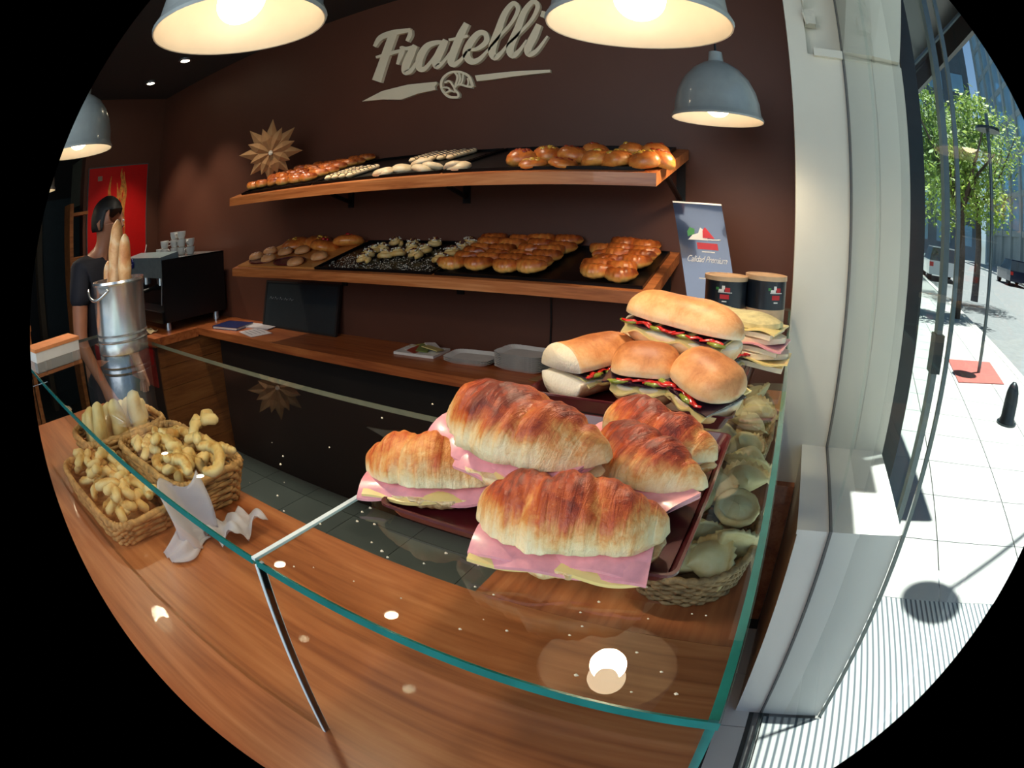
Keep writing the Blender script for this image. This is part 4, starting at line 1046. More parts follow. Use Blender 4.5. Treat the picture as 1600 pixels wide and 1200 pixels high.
def block(x0, x1, y0, y1, ni, nj, word, dz=.0):
    for j in range(nj):
        for i in range(ni):
            x = x0 + (x1 - x0) * (i / max(1, ni - 1)) + rr.uniform(-.008, .008); y = y0 + (y1 - y0) * j / (nj - 1) + rr.uniform(-.006, .006)
            o = link('croissant', MED[(i * 2 + j) % 3], None, on_shelf(S2, x, y, .026 + rr.uniform(0, .010) + dz), (A2, 0, R(rr.uniform(-38, 38))))
            tag(o, f'glazed croissant, {ORD[i]} from left in {ORD[j]} row from front, {word} of lower shelf tray', 'croissant', 'croissants on the lower shelf')
block(-1.235, -0.91, 1.905, 2.25, 4, 6, 'left block')
block(-0.665, -0.575, 1.905, 2.25, 2, 6, 'right block')
for k, (px_, py_) in enumerate([(940, 400), (955, 410), (948, 418)]):
    q = sx(px_, py_, PL2); o = link('croissant', MED[k], None, (q[0], q[1], q[2] + .02), (A2, 0, R(60 * k)))
    tag(o, f'glazed croissant lying loose between the two blocks, {ORD[k]} from the left', 'croissant', 'croissants on the lower shelf')

# round topped pastries, upper right tray
M_TOPY = plain('custard_topping', (212, 164, 60), .3, var=.5, scale=60, coat=.5)
M_TOPR = plain('fruit_topping', (150, 52, 30), .25, var=.5, scale=60, coat=.6)
def bun_mesh(name, r, h, seed, toast, mat):
    mb = MB(); rings = []; prof = [(0, .0), (.8, .0), (.98, .18), (1.0, .38), (.9, .68), (.62, .92), (.3, 1.0), (0.02, 1.0)]
    tv = []
    for q, z in prof:
        ring = []
        for j in range(18):
            a = 2 * PI * j / 18; k = 1 + .06 * math.sin(a * 3 + seed) + .03 * math.sin(a * 7 + seed)
            ring.append((q * r * k * math.cos(a), q * r * k * math.sin(a), z * h)); tv.append(toast * (.5 + .6 * z))
        rings.append(ring)
    return mb.rings(rings, 0, False, True, tv).mesh(name, mat, True)
BUN = bun_mesh('body', .055, .056, 1, .7, M_MEDIA)
def blob(name, r, h, n_, mat, seed, spread=.6, s0=.006, s1=.012):
    q = random.Random(seed); mb = MB()
    for k in range(n_):
        a = q.uniform(0, 2 * PI); d = r * spread * math.sqrt(q.random()); s = q.uniform(s0, s1)
        c = (d * math.cos(a), d * math.sin(a), h - .25 * d)
        rg = [[(c[0] + s * math.cos(2 * PI * j / 7) * math.sin(t_), c[1] + s * math.sin(2 * PI * j / 7) * math.sin(t_), c[2] - s * .8 * math.cos(t_)) for j in range(7)] for t_ in (.15, .8, 1.6, 2.3, 3.0)]
        mb.rings(rg)
    return mb.mesh(name, mat, True)
TOPS = [blob('topping', .052, .055, 18, M_TOPY, 1), blob('topping', .052, .055, 18, M_TOPR, 2), blob('topping', .052, .055, 18, M_TOPY, 3)]
spots = [(815, 252), (856, 247), (894, 248), (929, 243), (987, 243), (1024, 244), (920, 263), (962, 259), (1001, 264), (800, 270), (852, 268), (1029, 256)]
names = ['round pastry with dark fruit topping', 'round pastry with yellow custard topping', 'round pastry with glossy custard topping']
rows_ = ['back row of upper right tray, first from left', 'back row of upper right tray, second from left', 'back row of upper right tray, third from left', 'back row of upper right tray, fourth from left', 'back row of upper right tray, fifth from left', 'back corner of upper right tray', 'middle of upper right tray', 'just right of the middle of the tray', 'front right of upper right tray', 'front left corner of upper right tray', 'front edge of upper right tray', 'right edge of upper right tray']
for k, (px_, py_) in enumerate(spots):
    q = sx(px_, py_ + 6, PL1)
    y = min(2.24, max(1.83, q[1])); p = on_shelf(S1, q[0], y, .003)
    kk = [1, 0, 1, 1, 0, 1, 0, 2, 0, 2, 1, 1][k]
    t = thing('round_pastry', names[[1, 0, 2][kk] if kk < 2 else 2] + ', ' + rows_[k], 'pastry', p, (A1, 0, R(40 * k)), 'round pastries on the upper shelf')
    link('body', BUN, t); link('topping', TOPS[kk], t)
    if k in (9, 10): t.scale = (.9, .9, .55)
# striped sticks and dusted puffs, upper middle tray
M_PUFF = baked('pale_puff', [(0.0, (240, 222, 190)), (.5, (226, 186, 130)), (1.0, (170, 100, 50))])
M_STRIPE = plain('chocolate_stripe', (40, 20, 14), .3, coat=.4)
def stick(L=.20):
    mb = MB(); pts = [(0, -L / 2 + L * i / 12, .012) for i in range(13)]
    mb.tube(pts, [.004] + [.019] * 11 + [.004], 10, flat=.65); mb.t = [.25 + .3 * fbm(p, 30, 2) for p in mb.v]; return mb.mesh('body', M_PUFF, True)
def stripes(L=.20):
    mb = MB()
    for k in range(8):
        y = -L / 2 + .02 + k * (L - .04) / 7
        mb.tube([(.020 * math.cos(a), y + .006 * math.cos(a), .012 + .0135 * math.sin(a)) for a in [R(x) for x in range(20, 161, 20)]], .0016, 5)
    return mb.mesh('chocolate_stripes', M_STRIPE, True)
STK, STR = stick(), stripes()
for k in range(9):
    x = -1.86 + .042 * k; y = 2.17 if k > 3 else 1.93
    x = (-1.86 + .046 * k) if k <= 3 else (-1.56 + .05 * (k - 4))
    t = thing('striped_pastry_stick', f'pale pastry stick with chocolate stripes, {ORD[k]} from left on the upper middle tray', 'pastry', on_shelf(S1, x, y, .003), (A1, 0, R(-8)), 'striped pastry sticks on the upper shelf')
    link('body', STK, t); link('chocolate_stripes', STR, t)
PUF = bun_mesh('puff_pastry', .047, .03, 3, .3, M_PUFF)
for k, (px_, py_) in enumerate([(600, 272), (628, 266), (652, 270), (676, 264), (690, 272), (660, 258), (583, 278), (712, 266)]):
    q = sx(px_, py_ + 3, PL1); o = link('puff_pastry', PUF, None, on_shelf(S1, q[0], min(2.24, max(1.83, q[1])), .003), (A1, 0, R(50 * k)))
    tag(o, f'pale sugar-dusted puff pastry, {ORD[k]} counted from the left on the upper middle tray', 'pastry', 'puff pastries on the upper shelf')
# cream swirls
M_CREAMY = baked('swirl_dough', [(0.0, (240, 214, 150)), (.5, (226, 176, 96)), (1.0, (176, 112, 50))])
M_CRUM = plain('white_sugar_crumbs', (232, 222, 200), .8, var=.2)
M_RAIS = plain('dark_jam_crumbs', (92, 40, 24), .4, var=.3)
def swirl():
    mb = MB(); pts, rad = [], []
    for i in range(40):
        a = i * .42; r = .030 * (1 - i / 46); pts.append((r * math.cos(a), r * math.sin(a), .011 + .034 * i / 40)); rad.append(.0135 * (1 - .45 * i / 40))
    mb.tube(pts, rad, 8); mb.t = [.3 + .5 * fbm(p, 40, 4) for p in mb.v]; return mb.mesh('body', M_CREAMY, True)
SW = swirl(); CR1 = blob('sugar_crumbs', .04, .046, 16, M_CRUM, 7, .9, .003, .006); CR2 = blob('jam_crumbs', .03, .048, 10, M_RAIS, 9, .8, .004, .007)
cs = [(1020, 735), (1105, 745), (1215, 740), (880, 795), (950, 765), (965, 800), (1030, 790), (1105, 768), (1165, 775), (1120, 798), (860, 820), (1310, 785), (1350, 762), (1395, 740), (1445, 742), (1525, 748), (1280, 825), (1335, 795), (915, 775)]
order_ = sorted(range(len(cs)), key=lambda k: cs[k][0])
ORD2 = ORD + ['thirteenth', 'fourteenth', 'fifteenth', 'sixteenth', 'seventeenth', 'eighteenth', 'nineteenth', 'twentieth']
for rank, k in enumerate(order_):
    u, v_ = cs[k]; q = sx(300 + u / 3.2, 150 + v_ / 3.2 + 6, PL2)
    t = thing('cream_swirl', f'yellow swirl pastry with crumbs, {ORD2[rank]} from the left on the sugar-dusted tray', 'pastry', on_shelf(S2, max(-1.95, min(-1.35, q[0])), min(2.24, max(1.90, q[1])), .003), (A2, 0, R(33 * k)), 'swirl pastries on the lower shelf')
    t.scale = (.95,) * 3
    link('body', SW, t); link('sugar_crumbs', CR1, t); link('jam_crumbs', CR2, t)
du = MB(); q = random.Random(3)
for k in range(900):
    x, y = q.uniform(-1.96, -1.33), 1.89 + abs(q.gauss(0, .17))
    if y > 2.27: continue
    p = S2(x, y); s = q.uniform(.001, .0045)
    du.add([(p[0] - s, p[1], p[2] + .003), (p[0], p[1] - s, p[2] + .003), (p[0] + s, p[1], p[2] + .003), (p[0], p[1] + s, p[2] + .003), (p[0], p[1], p[2] + .003 + s * .6)], [(0, 1, 4), (1, 2, 4), (2, 3, 4), (3, 0, 4)])
tag(du.build('powdered_sugar', M_CRUM), 'white powdered sugar sprinkled on the black swirl tray', 'sugar', kind='stuff')
# board with danish and sugared buns
bp = S2(-2.33, 2.08)
bo = thing('serving_board', 'bare wooden board under the buns at the left of the lower shelf', 'board', (bp[0], bp[1], bp[2] + .0005), (A2, 0, 0))
MB().box((-.335, -.205, 0), (.335, .205, .008)).build('board', wood('board_wood', (150, 90, 40), (196, 130, 66), (214, 150, 84), 0), bo)
M_BUNS = baked('sugared_bun', [(0.0, (236, 206, 170)), (.4, (216, 156, 100)), (.8, (186, 106, 54)), (1.0, (130, 66, 30))])
SB = bun_mesh('sugared_bun', .045, .034, 2, .55, M_BUNS)
SUG = plain('icing_sugar', (236, 220, 210), .8, var=.2, scale=80)
SBT = blob('icing', .03, .033, 14, SUG, 5, .8, .004, .008)
for k, (x, y, w_, h_, lab) in enumerate([(-2.52, 1.955, .10, .055, 'maroon plate under the sugar-topped buns at shelf end'), (-2.26, 1.945, .115, .06, 'maroon plate under the plain brown buns')]):
    p = S2(x, y); t = thing('plate', lab, 'plate', (p[0], p[1], p[2] + .0088), (A2, 0, 0), 'maroon plates on the lower shelf')
    MB().prism([(w_ * math.cos(2 * PI * i / 28), h_ * math.sin(2 * PI * i / 28)) for i in range(28)], 0, .005).build('dish', M_MAROON, t)
    MB().tube([(w_ * math.cos(2 * PI * i / 28), h_ * math.sin(2 * PI * i / 28), .006) for i in range(28)], .004, 6, closed=True).build('rim', M_MAROON, t)
bs = [(320, 808, 1), (395, 782, 1), (385, 818, 1), (470, 785, 1), (555, 778, 0), (520, 838, 0), (640, 810, 0)]
lb_ = ['sugar-topped bun at the far left of the lower shelf', 'sugar-topped bun at the back of the left plate', 'sugar-topped bun at the front of the left plate', 'sugar-topped bun between the two plates', 'brown bun at the back of the right plate', 'brown bun at the front edge of the right plate', 'brown bun at the right of the right plate']
for k, (u, v_, s_) in enumerate(bs):
    q = sx(300 + u / 3.2, 150 + v_ / 3.2 + 5, PL2); y = min(2.2, max(1.90, q[1]))
    t = thing('sugared_bun' if s_ else 'brown_bun', lb_[k], 'bun', on_shelf(S2, max(-2.60, q[0]), y, .013), (A2, 0, 0), 'buns on the lower shelf'); t.scale = (1.05, 1.0, 1.0)
    link('body', SB, t)
    if s_: link('icing', SBT, t)
DB = bun_mesh('body', .085, .055, 6, .75, M_MEDIA); DT = blob('sugar_pearls', .06, .055, 22, M_CRUM, 8, .9, .003, .006)
DR = blob('red_berries', .02, .062, 6, plain('red_berry', (176, 24, 30), .25, coat=.5), 3, .8, .007, .011); DY = blob('custard', .04, .056, 10, M_TOPY, 4, .9, .006, .012)
for k, (x, y, lab) in enumerate([(-2.46, 2.17, 'large braided bun with custard at the back left of the board'), (-2.28, 2.19, 'large braided bun with dark topping, second at the back'), (-2.17, 2.12, 'large braided bun with a red berry, third at the back'), (-2.06, 2.20, 'large braided bun with a red berry, nearest the swirl tray')]):
    t = thing('braided_bun', lab, 'bun', on_shelf(S2, x, y, .009), (A2, 0, R(70 * k)), 'large braided buns on the lower shelf'); link('body', DB, t); link('sugar_pearls', DT, t)
    link('red_berries' if k > 1 else 'custard', DR if k > 1 else DY, t)
# straw star
stt = thing('paper_star', 'folded kraft paper star standing at the left end of the upper shelf', 'ornament', (-2.50, 1.99, 1.945), (R(8), 0, R(52)), None)
for k in range(16):
    a = 2 * PI * k / 16; L_ = (.19 if k % 2 == 0 else .15) * (1.0 if math.sin(a) > -.2 else .85); w_ = .034
    c, s = math.cos(a), math.sin(a); zo = .010 * (k % 2)
    P = [(0, -zo, 0), (c * L_ * .55 - s * w_, -zo, s * L_ * .55 + c * w_), (c * L_, -zo, s * L_), (c * L_ * .55 + s * w_, -zo, s * L_ * .55 - c * w_), (c * L_ * .5, -zo - .018, s * L_ * .5), (c * L_ * .5, -zo + .002, s * L_ * .5)]
    MB().add(P, [(0, 1, 4), (1, 2, 4), (2, 3, 4), (3, 0, 4), (1, 0, 5), (2, 1, 5), (3, 2, 5), (0, 3, 5)]).build('paper_ray', M_KRAFT, stt)
MB().lathe([(0, 0), (.014, 0), (.012, .012), (0, .014)], 12).build('button', plain('pale_button', (210, 200, 180), .4), stt, rot=(R(90), 0, 0), loc=(0, -.02, 0))
for o in bpy.data.objects:
    pass

# ================================================================== ITEMS ON THE BACK COUNTER
ZC = 0.92
bk = thing('notebook', 'dark blue closed notebook at the left end of the back counter', 'notebook', (-3.08, 2.10, ZC + .0003), (0, 0, R(12)))
MB().box((-.12, -.09, 0), (.12, .09, .003)).build('cover', plain('navy_cover', (22, 34, 84), .4), bk)
MB().box((-.117, -.087, .003), (.114, .087, .016)).build('pages', M_PAPER, bk)
MB().box((-.12, -.09, .016), (.12, .09, .019)).box((-.12, -.09, .003), (-.117, .09, .016)).build('cover', MATS['navy_cover'], bk)
M_PRINT = plain('printed_paper', (206, 200, 204), .7, var=.1, scale=90)
for k, (x, y, a, w_, d_, lab) in enumerate([(-2.78, 2.07, -14, .11, .075, 'printed sheet of paper lying right of the notebook'), (-2.90, 2.20, 8, .13, .06, 'stack of pale papers behind the notebook')]):
    t = thing('paper_sheet', lab, 'paper', (x, y, ZC + .0003), (0, 0, R(a)))
    for i in range(2 + 4 * k):
        MB().box((-w_ + .004 * i, -d_, .0015 * i), (w_ + .003 * i, d_ - .002 * i, .0015 * i + .001)).build('sheet', M_PRINT, t)
    for i in range(4 * (1 - k)): MB().box((-w_ * .7, -d_ * .6 + i * .03, .0026), (w_ * .5, -d_ * .6 + i * .03 + .005, .0030)).build('printed_line', plain('grey_ink', (120, 116, 126), .7), t)
def paper_dish(t, z, w_, d_):
    n_ = 64; rr_ = []
    def rc(a, b_, zz, fl=0):
        out = []
        for i in range(n_):
            u = 2 * PI * i / n_; c, s = math.cos(u), math.sin(u); e = 2 / 5
            k = 1 + fl * (.03 if i % 2 else 0)
            out.append((math.copysign(abs(c) ** e, c) * a * k, math.copysign(abs(s) ** e, s) * b_ * k, zz))
        return out
    mb = MB(); mb.rings([rc(w_ * .8, d_ * .8, z), rc(w_, d_, z + .014, 1), rc(w_ * .985, d_ * .985, z + .014, 1), rc(w_ * .78, d_ * .78, z + .0012)], 0, closed=False, caps=True)
    return mb.build('paper_dish', M_PAPER, t)
for k, (x, y, n_, lab, a) in enumerate([(-1.31, 2.18, 3, 'low stack of white fluted cardboard dishes on the back counter', 5), (-1.06, 2.19, 9, 'taller stack of white fluted cardboard dishes on the back counter', -4)]):
    t = thing('cardboard_dishes', lab, 'dishes', (x, y, ZC + .0003), (0, 0, R(a)))
    for i in range(n_): paper_dish(t, .0075 * i, .115, .085)
kn = thing('kraft_bags', 'pile of flat kraft paper bags beside the cardboard dishes', 'paper bags', (-0.80, 2.10, ZC + .0003), (0, 0, R(-6)))
for i in range(5): MB().box((-.15 + .006 * i, -.10 + .004 * i, .003 * i), (.15 + .003 * i, .10 - .003 * i, .003 * i + .0025), rot=Matrix.Rotation(R(5 * i - 8), 3, 'Z')).build('bag', M_KRAFT, kn)
pk = thing('sugar_packets', 'white tray of printed sachets left of the cardboard dishes', 'sachets', (-1.60, 2.20, ZC + .0003), (0, 0, R(4)))
MB().box((-.11, -.08, 0), (.11, .08, .012)).build('tray', M_PAPER, pk)
for i, c in enumerate([(230, 228, 220), (196, 184, 90), (150, 60, 40), (120, 130, 70), (226, 220, 210), (206, 190, 120)]):
    MB().box((-.045, -.028, 0), (.045, .028, .004)).build('sachet', plain('sachet_%s' % ['white', 'yellow', 'red', 'green', 'cream', 'sand'][i], c, .5), pk, loc=(-.06 + .026 * i, .03 * math.sin(i * 2), .014 + .003 * i), rot=(R(6), R(-8), R(35 * i)))
bb_ = thing('blackboard', 'small dark blackboard leaning on the wall below the lower shelf', 'blackboard', (-2.56, 2.235, ZC + .0005), (R(-12), 0, 0))
MB().box((-.33, 0, 0.012), (.33, .012, .27)).build('board', plain('slate', (30, 38, 42), .5), bb_)
fr = MB(); fr.box((-.345, -.003, 0), (.345, .015, .012)).box((-.345, -.003, .27), (.345, .015, .282)).box((-.345, -.003, .012), (-.33, .015, .27)).box((.33, -.003, .012), (.345, .015, .27)); fr.build('frame', M_DARK, bb_)
ch = MB()
for i in range(5): ch.tube([(-.29 + i * .05, -.002, .17), (-.28 + i * .05, -.002, .185), (-.265 + i * .05, -.002, .17), (-.25 + i * .05, -.002, .18)], .0016, 5)
ch.build('chalk_marks', plain('chalk', (120, 128, 130), .9), bb_)
tag(MB().tube([(-1.0, 2.312, 1.3), (-.995, 2.312, 1.1), (-1.0, 2.312, .93)], .004, 6).build('wall_cable', M_BLACK), 'thin dark cable running down the brown wall behind the dishes', 'cable')

# ---- coffee machine and cups
cm = thing('coffee_machine', 'black espresso machine with chrome group heads on the cupboard', 'coffee machine', (-3.80, 1.98, ZC + .0003))
MB().box((-.36, -.10, .06), (.36, .30, .46)).build('body', M_BLACK, cm)
MB().box((-.36, -.28, .06), (.36, -.10, .13)).build('drip_tray', M_BLACK, cm)
MB().box((-.33, -.275, .1305), (.33, -.105, .135)).build('grille', M_STEEL, cm)
MB().box((-.36, -.26, .36), (.36, -.10, .50), rot=Matrix.Rotation(R(8), 3, 'X')).build('front_panel', plain('grey_panel', (120, 136, 140), .35, .1), cm)
MB().box((.3605, -.26, .06), (.375, .30, .47)).build('side_panel', M_BLACK, cm)
MB().lathe([(0, 0), (.036, 0), (.036, .004), (0, .004)], 24).build('round_badge', plain('blue_badge', (34, 44, 120), .3), cm, loc=(-.20, -.277, .45), rot=(R(98), 0, 0))
MB().tube([(-.02 + .016 * math.cos(a), .016 * math.sin(a) * .5, 0) for a in [R(x) for x in range(180, 361, 20)]], .003, 6).build('badge_mark', M_PAPER, cm, loc=(-.18, -.284, .45), rot=(R(98), 0, 0))
for xx in (-.12, .16):
    MB().lathe([(0, .0), (.036, 0), (.036, .05), (.03, .06), (0, .06)], 20).build('group_head', M_STEEL, cm, loc=(xx, -.17, .29))
    MB().tube([(xx, -.17, .285), (xx, -.26, .28), (xx, -.34, .27)], [.028, .013, .016], 10).build('portafilter', M_BLACK, cm)
MB().tube([(.30, -.22, .38), (.31, -.24, .30), (.305, -.25, .17)], .006, 8).build('steam_wand', M_STEEL, cm)
MB().box((-.35, -.09, .4605), (.375, .29, .468)).build('cup_shelf', M_STEEL, cm)
for sx_ in (-.3, .3):
    for sy_ in (-.2, .25): MB().lathe([(0, 0), (.025, 0), (.02, .06), (0, .06)], 12).build('foot', M_STEEL, cm, loc=(sx_, sy_, 0))
CUP = MB().lathe([(.020, 0), (.026, .004), (.034, .03), (.036, .055), (.033, .055), (.030, .03), (.018, .006), (0, .006)], 20, caps=False).mesh('body', M_PAPER, 'auto')
HND = MB().tube([(.032, 0, .045), (.052, 0, .042), (.052, 0, .02), (.030, 0, .016)], .004, 6).mesh('handle', M_PAPER, True)
cpos = [(-3.92, 1.95, 0), (-3.83, 1.95, 0), (-3.83, 1.95, 1), (-3.74, 2.0, 0), (-3.74, 2.0, 1), (-3.74, 2.0, 2), (-3.65, 2.02, 0), (-3.65, 2.02, 1), (-3.65, 2.02, 2), (-3.56, 2.05, 0), (-3.56, 2.05, 1)]
for k, (x, y, l_) in enumerate(cpos):
    colm = {-3.92: 'single stack at left', -3.83: 'second stack', -3.74: 'middle stack', -3.65: 'fourth stack', -3.56: 'stack at right'}[x]
    t = thing('coffee_cup', f'white coffee cup, {["bottom", "second", "top"][l_]} of the {colm} on the coffee machine', 'cup', (x, y, ZC + .4695 + .056 * l_), (0, 0, R(30 * k)), 'white cups on the coffee machine')
    link('body', CUP, t); link('handle', HND, t)
sau = thing('saucer_stack', 'pile of white saucers on the coffee machine', 'saucers', (-4.02, 1.93, ZC + .4695))
for i in range(4): MB().lathe([(0, 0), (.03, 0), (.065, .01), (.063, .012), (.03, .003), (0, .003)], 24).build('saucer', M_PAPER, sau, loc=(0, 0, .006 * i))
spn = thing('teaspoon', 'steel teaspoon leaning out of the saucers', 'spoon', (-4.12, 1.88, ZC + .4695))
MB().tube([(0, 0, .005), (.03, 0, .05), (.06, 0, .10)], [.004, .003, .004], 6).build('stem', M_STEEL, spn)
MB().tube([(-.012, 0, .004), (0, 0, .006), (.012, 0, .012)], [.003, .012, .005], 8, flat=.3).build('bowl', M_STEEL, spn)
clo = thing('cleaning_cloth', 'crumpled pale cloth on the cupboard in front of the machine', 'cloth', (-3.66, 1.64, ZC + .0005))
MB().slab(lambda u, v: ((u - .5) * .28, (v - .5) * .10, .012 + .01 * math.sin(u * 13 + v * 4) * math.cos(v * 9)), 20, 8, .004).build('cloth', plain('pale_cloth', (190, 170, 130), .9), clo, smooth=True)

# ---- red poster on the left wall
po = thing('red_poster', 'red framed poster of baguettes on the far left wall', 'poster', (-4.719, 1.85, 1.80))
MB().box((0, -.36, -.42), (.012, .33, .39)).build('frame', plain('poster_frame', (84, 84, 80), .4), po)
MB().box((.0122, -.35, -.41), (.0135, .32, .38)).build('print', plain('red_print', (196, 12, 10), .45, var=.04), po)
M_BAGP = plain('printed_baguette', (190, 120, 50), .5, var=.5, scale=30)
for k, (y, z0, z1) in enumerate([(-.02, -.36, .24), (.06, -.2, .33), (.03, .05, .36), (-.1, -.3, .30)]):
    mb = MB(); n_ = 10
    pts = [(y + .012 * math.sin(i + k), z0 + (z1 - z0) * i / n_) for i in range(n_ + 1)]
    L_ = [(a - .022 * math.sin(PI * (i + .4) / (n_ + .8)), b_) for i, (a, b_) in enumerate(pts)]; R_ = [(a + .022 * math.sin(PI * (i + .4) / (n_ + .8)), b_) for i, (a, b_) in enumerate(pts)]
    vs = [(.0136 + .0003 * k, *p) for p in L_] + [(.0136 + .0003 * k, *p) for p in R_]
    mb.add(vs, [(i, n_ + 1 + i, n_ + 2 + i, i + 1) for i in range(n_)]); mb.build('printed_bread', M_BAGP, po)
MB().box((.0137, -.25, .27), (.0142, -.20, .31)).build('price_square', plain('grey_print', (150, 130, 110), .5), po)
cl = thing('wall_shelf_unit', 'dim wooden shelf unit beside the red poster', 'shelf unit', (-4.60, 1.38, 0))
MB().box((-.12, -.14, 0), (.1, -.1, 1.9)).build('upright', M_PANEL, cl)
for z in (1.45, 1.8): MB().box((-.12, -.10, z), (.1, .06, z + .025)).build('board', M_PANEL, cl)
bx_ = thing('side_table', 'small orange-wood side table in the dark at far left', 'table', (-4.6, .55, 0))
MB().box((-.2, -.2, 1.02), (.2, .2, 1.06)).build('top', M_SHELF, bx_)
for sx_ in (-.17, .17):
    for sy_ in (-.17, .17): MB().box((sx_ - .02, sy_ - .02, 0), (sx_ + .02, sy_ + .02, 1.02)).build('leg', M_SHELF, bx_)

# ---- coffee tins and table sign
def tin(x, y, h_, r, label, turn):
    t = thing('coffee_tin', label, 'tin', (x, y, ZG + .0003), (0, 0, R(turn)))
    mt = plain('tin_beige', (206, 170, 130), .4, coat=.2); dk = plain('tin_label', (20, 26, 34), .3, coat=.4, var=.1)
    MB().lathe([(0, 0), (r, 0), (r, h_ * .28), (0, h_ * .28)], 40).build('body', mt, t, smooth='auto')
    MB().lathe([(0, h_ * .28), (r + .0006, h_ * .28), (r + .0006, h_ * .90), (0, h_ * .90)], 40).build('paper_label', dk, t, smooth='auto')
    MB().lathe([(0, h_ * .90), (r + .003, h_ * .90), (r + .003, h_), (r - .004, h_), (r - .005, h_ - .003), (0, h_ - .003)], 40).build('lid', mt, t, smooth='auto')
    def arc(u0, u1, z0, z1, mat, nm, rr_=.0012):
        mb = MB(); n_ = 8; rg = []
        vs = []
        for i in range(n_ + 1):
            a = u0 + (u1 - u0) * i / n_
            for z in (z0, z1): vs.append(((r + rr_) * math.cos(a), (r + rr_) * math.sin(a), z))
        mb.add(vs, [(2 * i, 2 * i + 2, 2 * i + 3, 2 * i + 1) for i in range(n_)]); mb.build(nm, mat, t)
    c = R(-90)
    arc(c - .28, c - .02, h_ * .66, h_ * .72, M_PAPER, 'emblem_white'); arc(c - .12, c + .02, h_ * .72, h_ * .80, M_PAPER, 'emblem_white')
    arc(c - .40, c - .26, h_ * .70, h_ * .76, plain('emblem_green', (60, 130, 60), .4), 'emblem_green')
    arc(c + .02, c + .26, h_ * .66, h_ * .76, plain('emblem_red', (190, 30, 34), .4), 'emblem_red'); arc(c - .3, c + .36, h_ * .64, h_ * .655, M_PAPER, 'emblem_line')
    arc(c - .2, c + .22, h_ * .50, h_ * .60, MATS['emblem_red'], 'red_lettering'); arc(c - .1, c + .12, h_ * .43, h_ * .455, M_PAPER, 'white_lettering')
tin(-0.187, 1.70, .123, .062, 'dark-labelled tin with beige lid beside the table sign', 2)
tin(-0.068, 1.735, .132, .062, 'dark-labelled tin with beige lid nearest the white pillar', 32)
M_PANELB = plain('glossy_navy_card', (38, 52, 78), .12, .2, var=.2, scale=6, coat=.8)
tl_ = np.array(on(1051, 315, 1, 1.99)); tr_ = np.array(on(1127, 320, 1, 1.99)); bl_ = np.array(on(1074, 478, 1, 1.93)); wv_ = tr_ - tl_
ts = thing('table_sign', 'tall glossy dark blue card sign with red emblem beside the tins', 'sign', (bl_[0], bl_[1], ZG + .0003))
hh = float(tl_[2] - ZG); dx_ = float(tl_[0] - bl_[0]); dy_ = float(tl_[1] - bl_[1]); ww = float(wv_[0])
def sc_(u, v, d=0.0): return (dx_ * v + ww * u, dy_ * v - d, hh * v)
def card(poly, d, mat, nm, th=.0012):
    n_ = len(poly); vs = [sc_(u, v, d) for u, v in poly] + [sc_(u, v, d + th) for u, v in poly]
    return MB().add(vs, [tuple(range(n_)), tuple(range(2 * n_ - 1, n_ - 1, -1))] + [(j, n_ + j, n_ + (j + 1) % n_, (j + 1) % n_) for j in range(n_)]).build(nm, mat, ts)
card([(0, 0), (1, 0), (1, 1), (0, 1)], -.004, M_PANELB, 'card', .004)
card([(0, .99), (1, .99), (1, 1.006), (0, 1.006)], -.005, M_PAPER, 'top_edge', .006)
MB().box((.02, .004, 0), (ww - .02, .09, .006)).build('foot', M_BLACK, ts)
card([(.20, .62), (.60, .62), (.55, .72), (.48, .75), (.42, .69), (.30, .67)], .0002, M_PAPER, 'emblem_white')
card([(.20, .65), (.34, .68), (.36, .73), (.26, .745), (.20, .70)], .0002, MATS['emblem_green'], 'emblem_green')
card([(.50, .645), (.74, .645), (.66, .70), (.58, .755), (.52, .72)], .0016, MATS['emblem_red'], 'emblem_red')
card([(.18, .618), (.86, .63), (.86, .640), (.30, .632)], .0018, M_PAPER, 'emblem_line')
card([(.36, .53), (.78, .53), (.78, .595), (.36, .595)], .0002, MATS['emblem_red'], 'red_lettering')
card([(.44, .500), (.70, .500), (.70, .512), (.44, .512)], .0002, M_PAPER, 'white_lettering')
card([(.30, .235), (.55, .235), (.55, .245), (.30, .245)], .0002, M_PAPER, 'white_lettering')
fc = bpy.data.curves.new('lettering', 'FONT'); fc.body = 'Calidad Premium'; fc.size = .030; fc.shear = .35; fc.extrude = .0006; fc.align_x = 'CENTER'; fc.space_character = .92
tmp = bpy.data.objects.new('lettering_curve', fc); COL.objects.link(tmp)
bpy.context.view_layer.update()
lme = bpy.data.meshes.new_from_object(tmp.evaluated_get(bpy.context.evaluated_depsgraph_get())); bpy.data.objects.remove(tmp)
fo = bpy.data.objects.new('lettering', lme); COL.objects.link(fo)
fo.data.materials.clear(); fo.data.materials.append(M_PAPER); fo.parent = ts; fo.location = sc_(.5, .40, .001); fo.rotation_euler = (PI / 2 + math.atan2(-dy_, hh), 0, 0); fo.scale = (ww / .235, 1.0, 1)

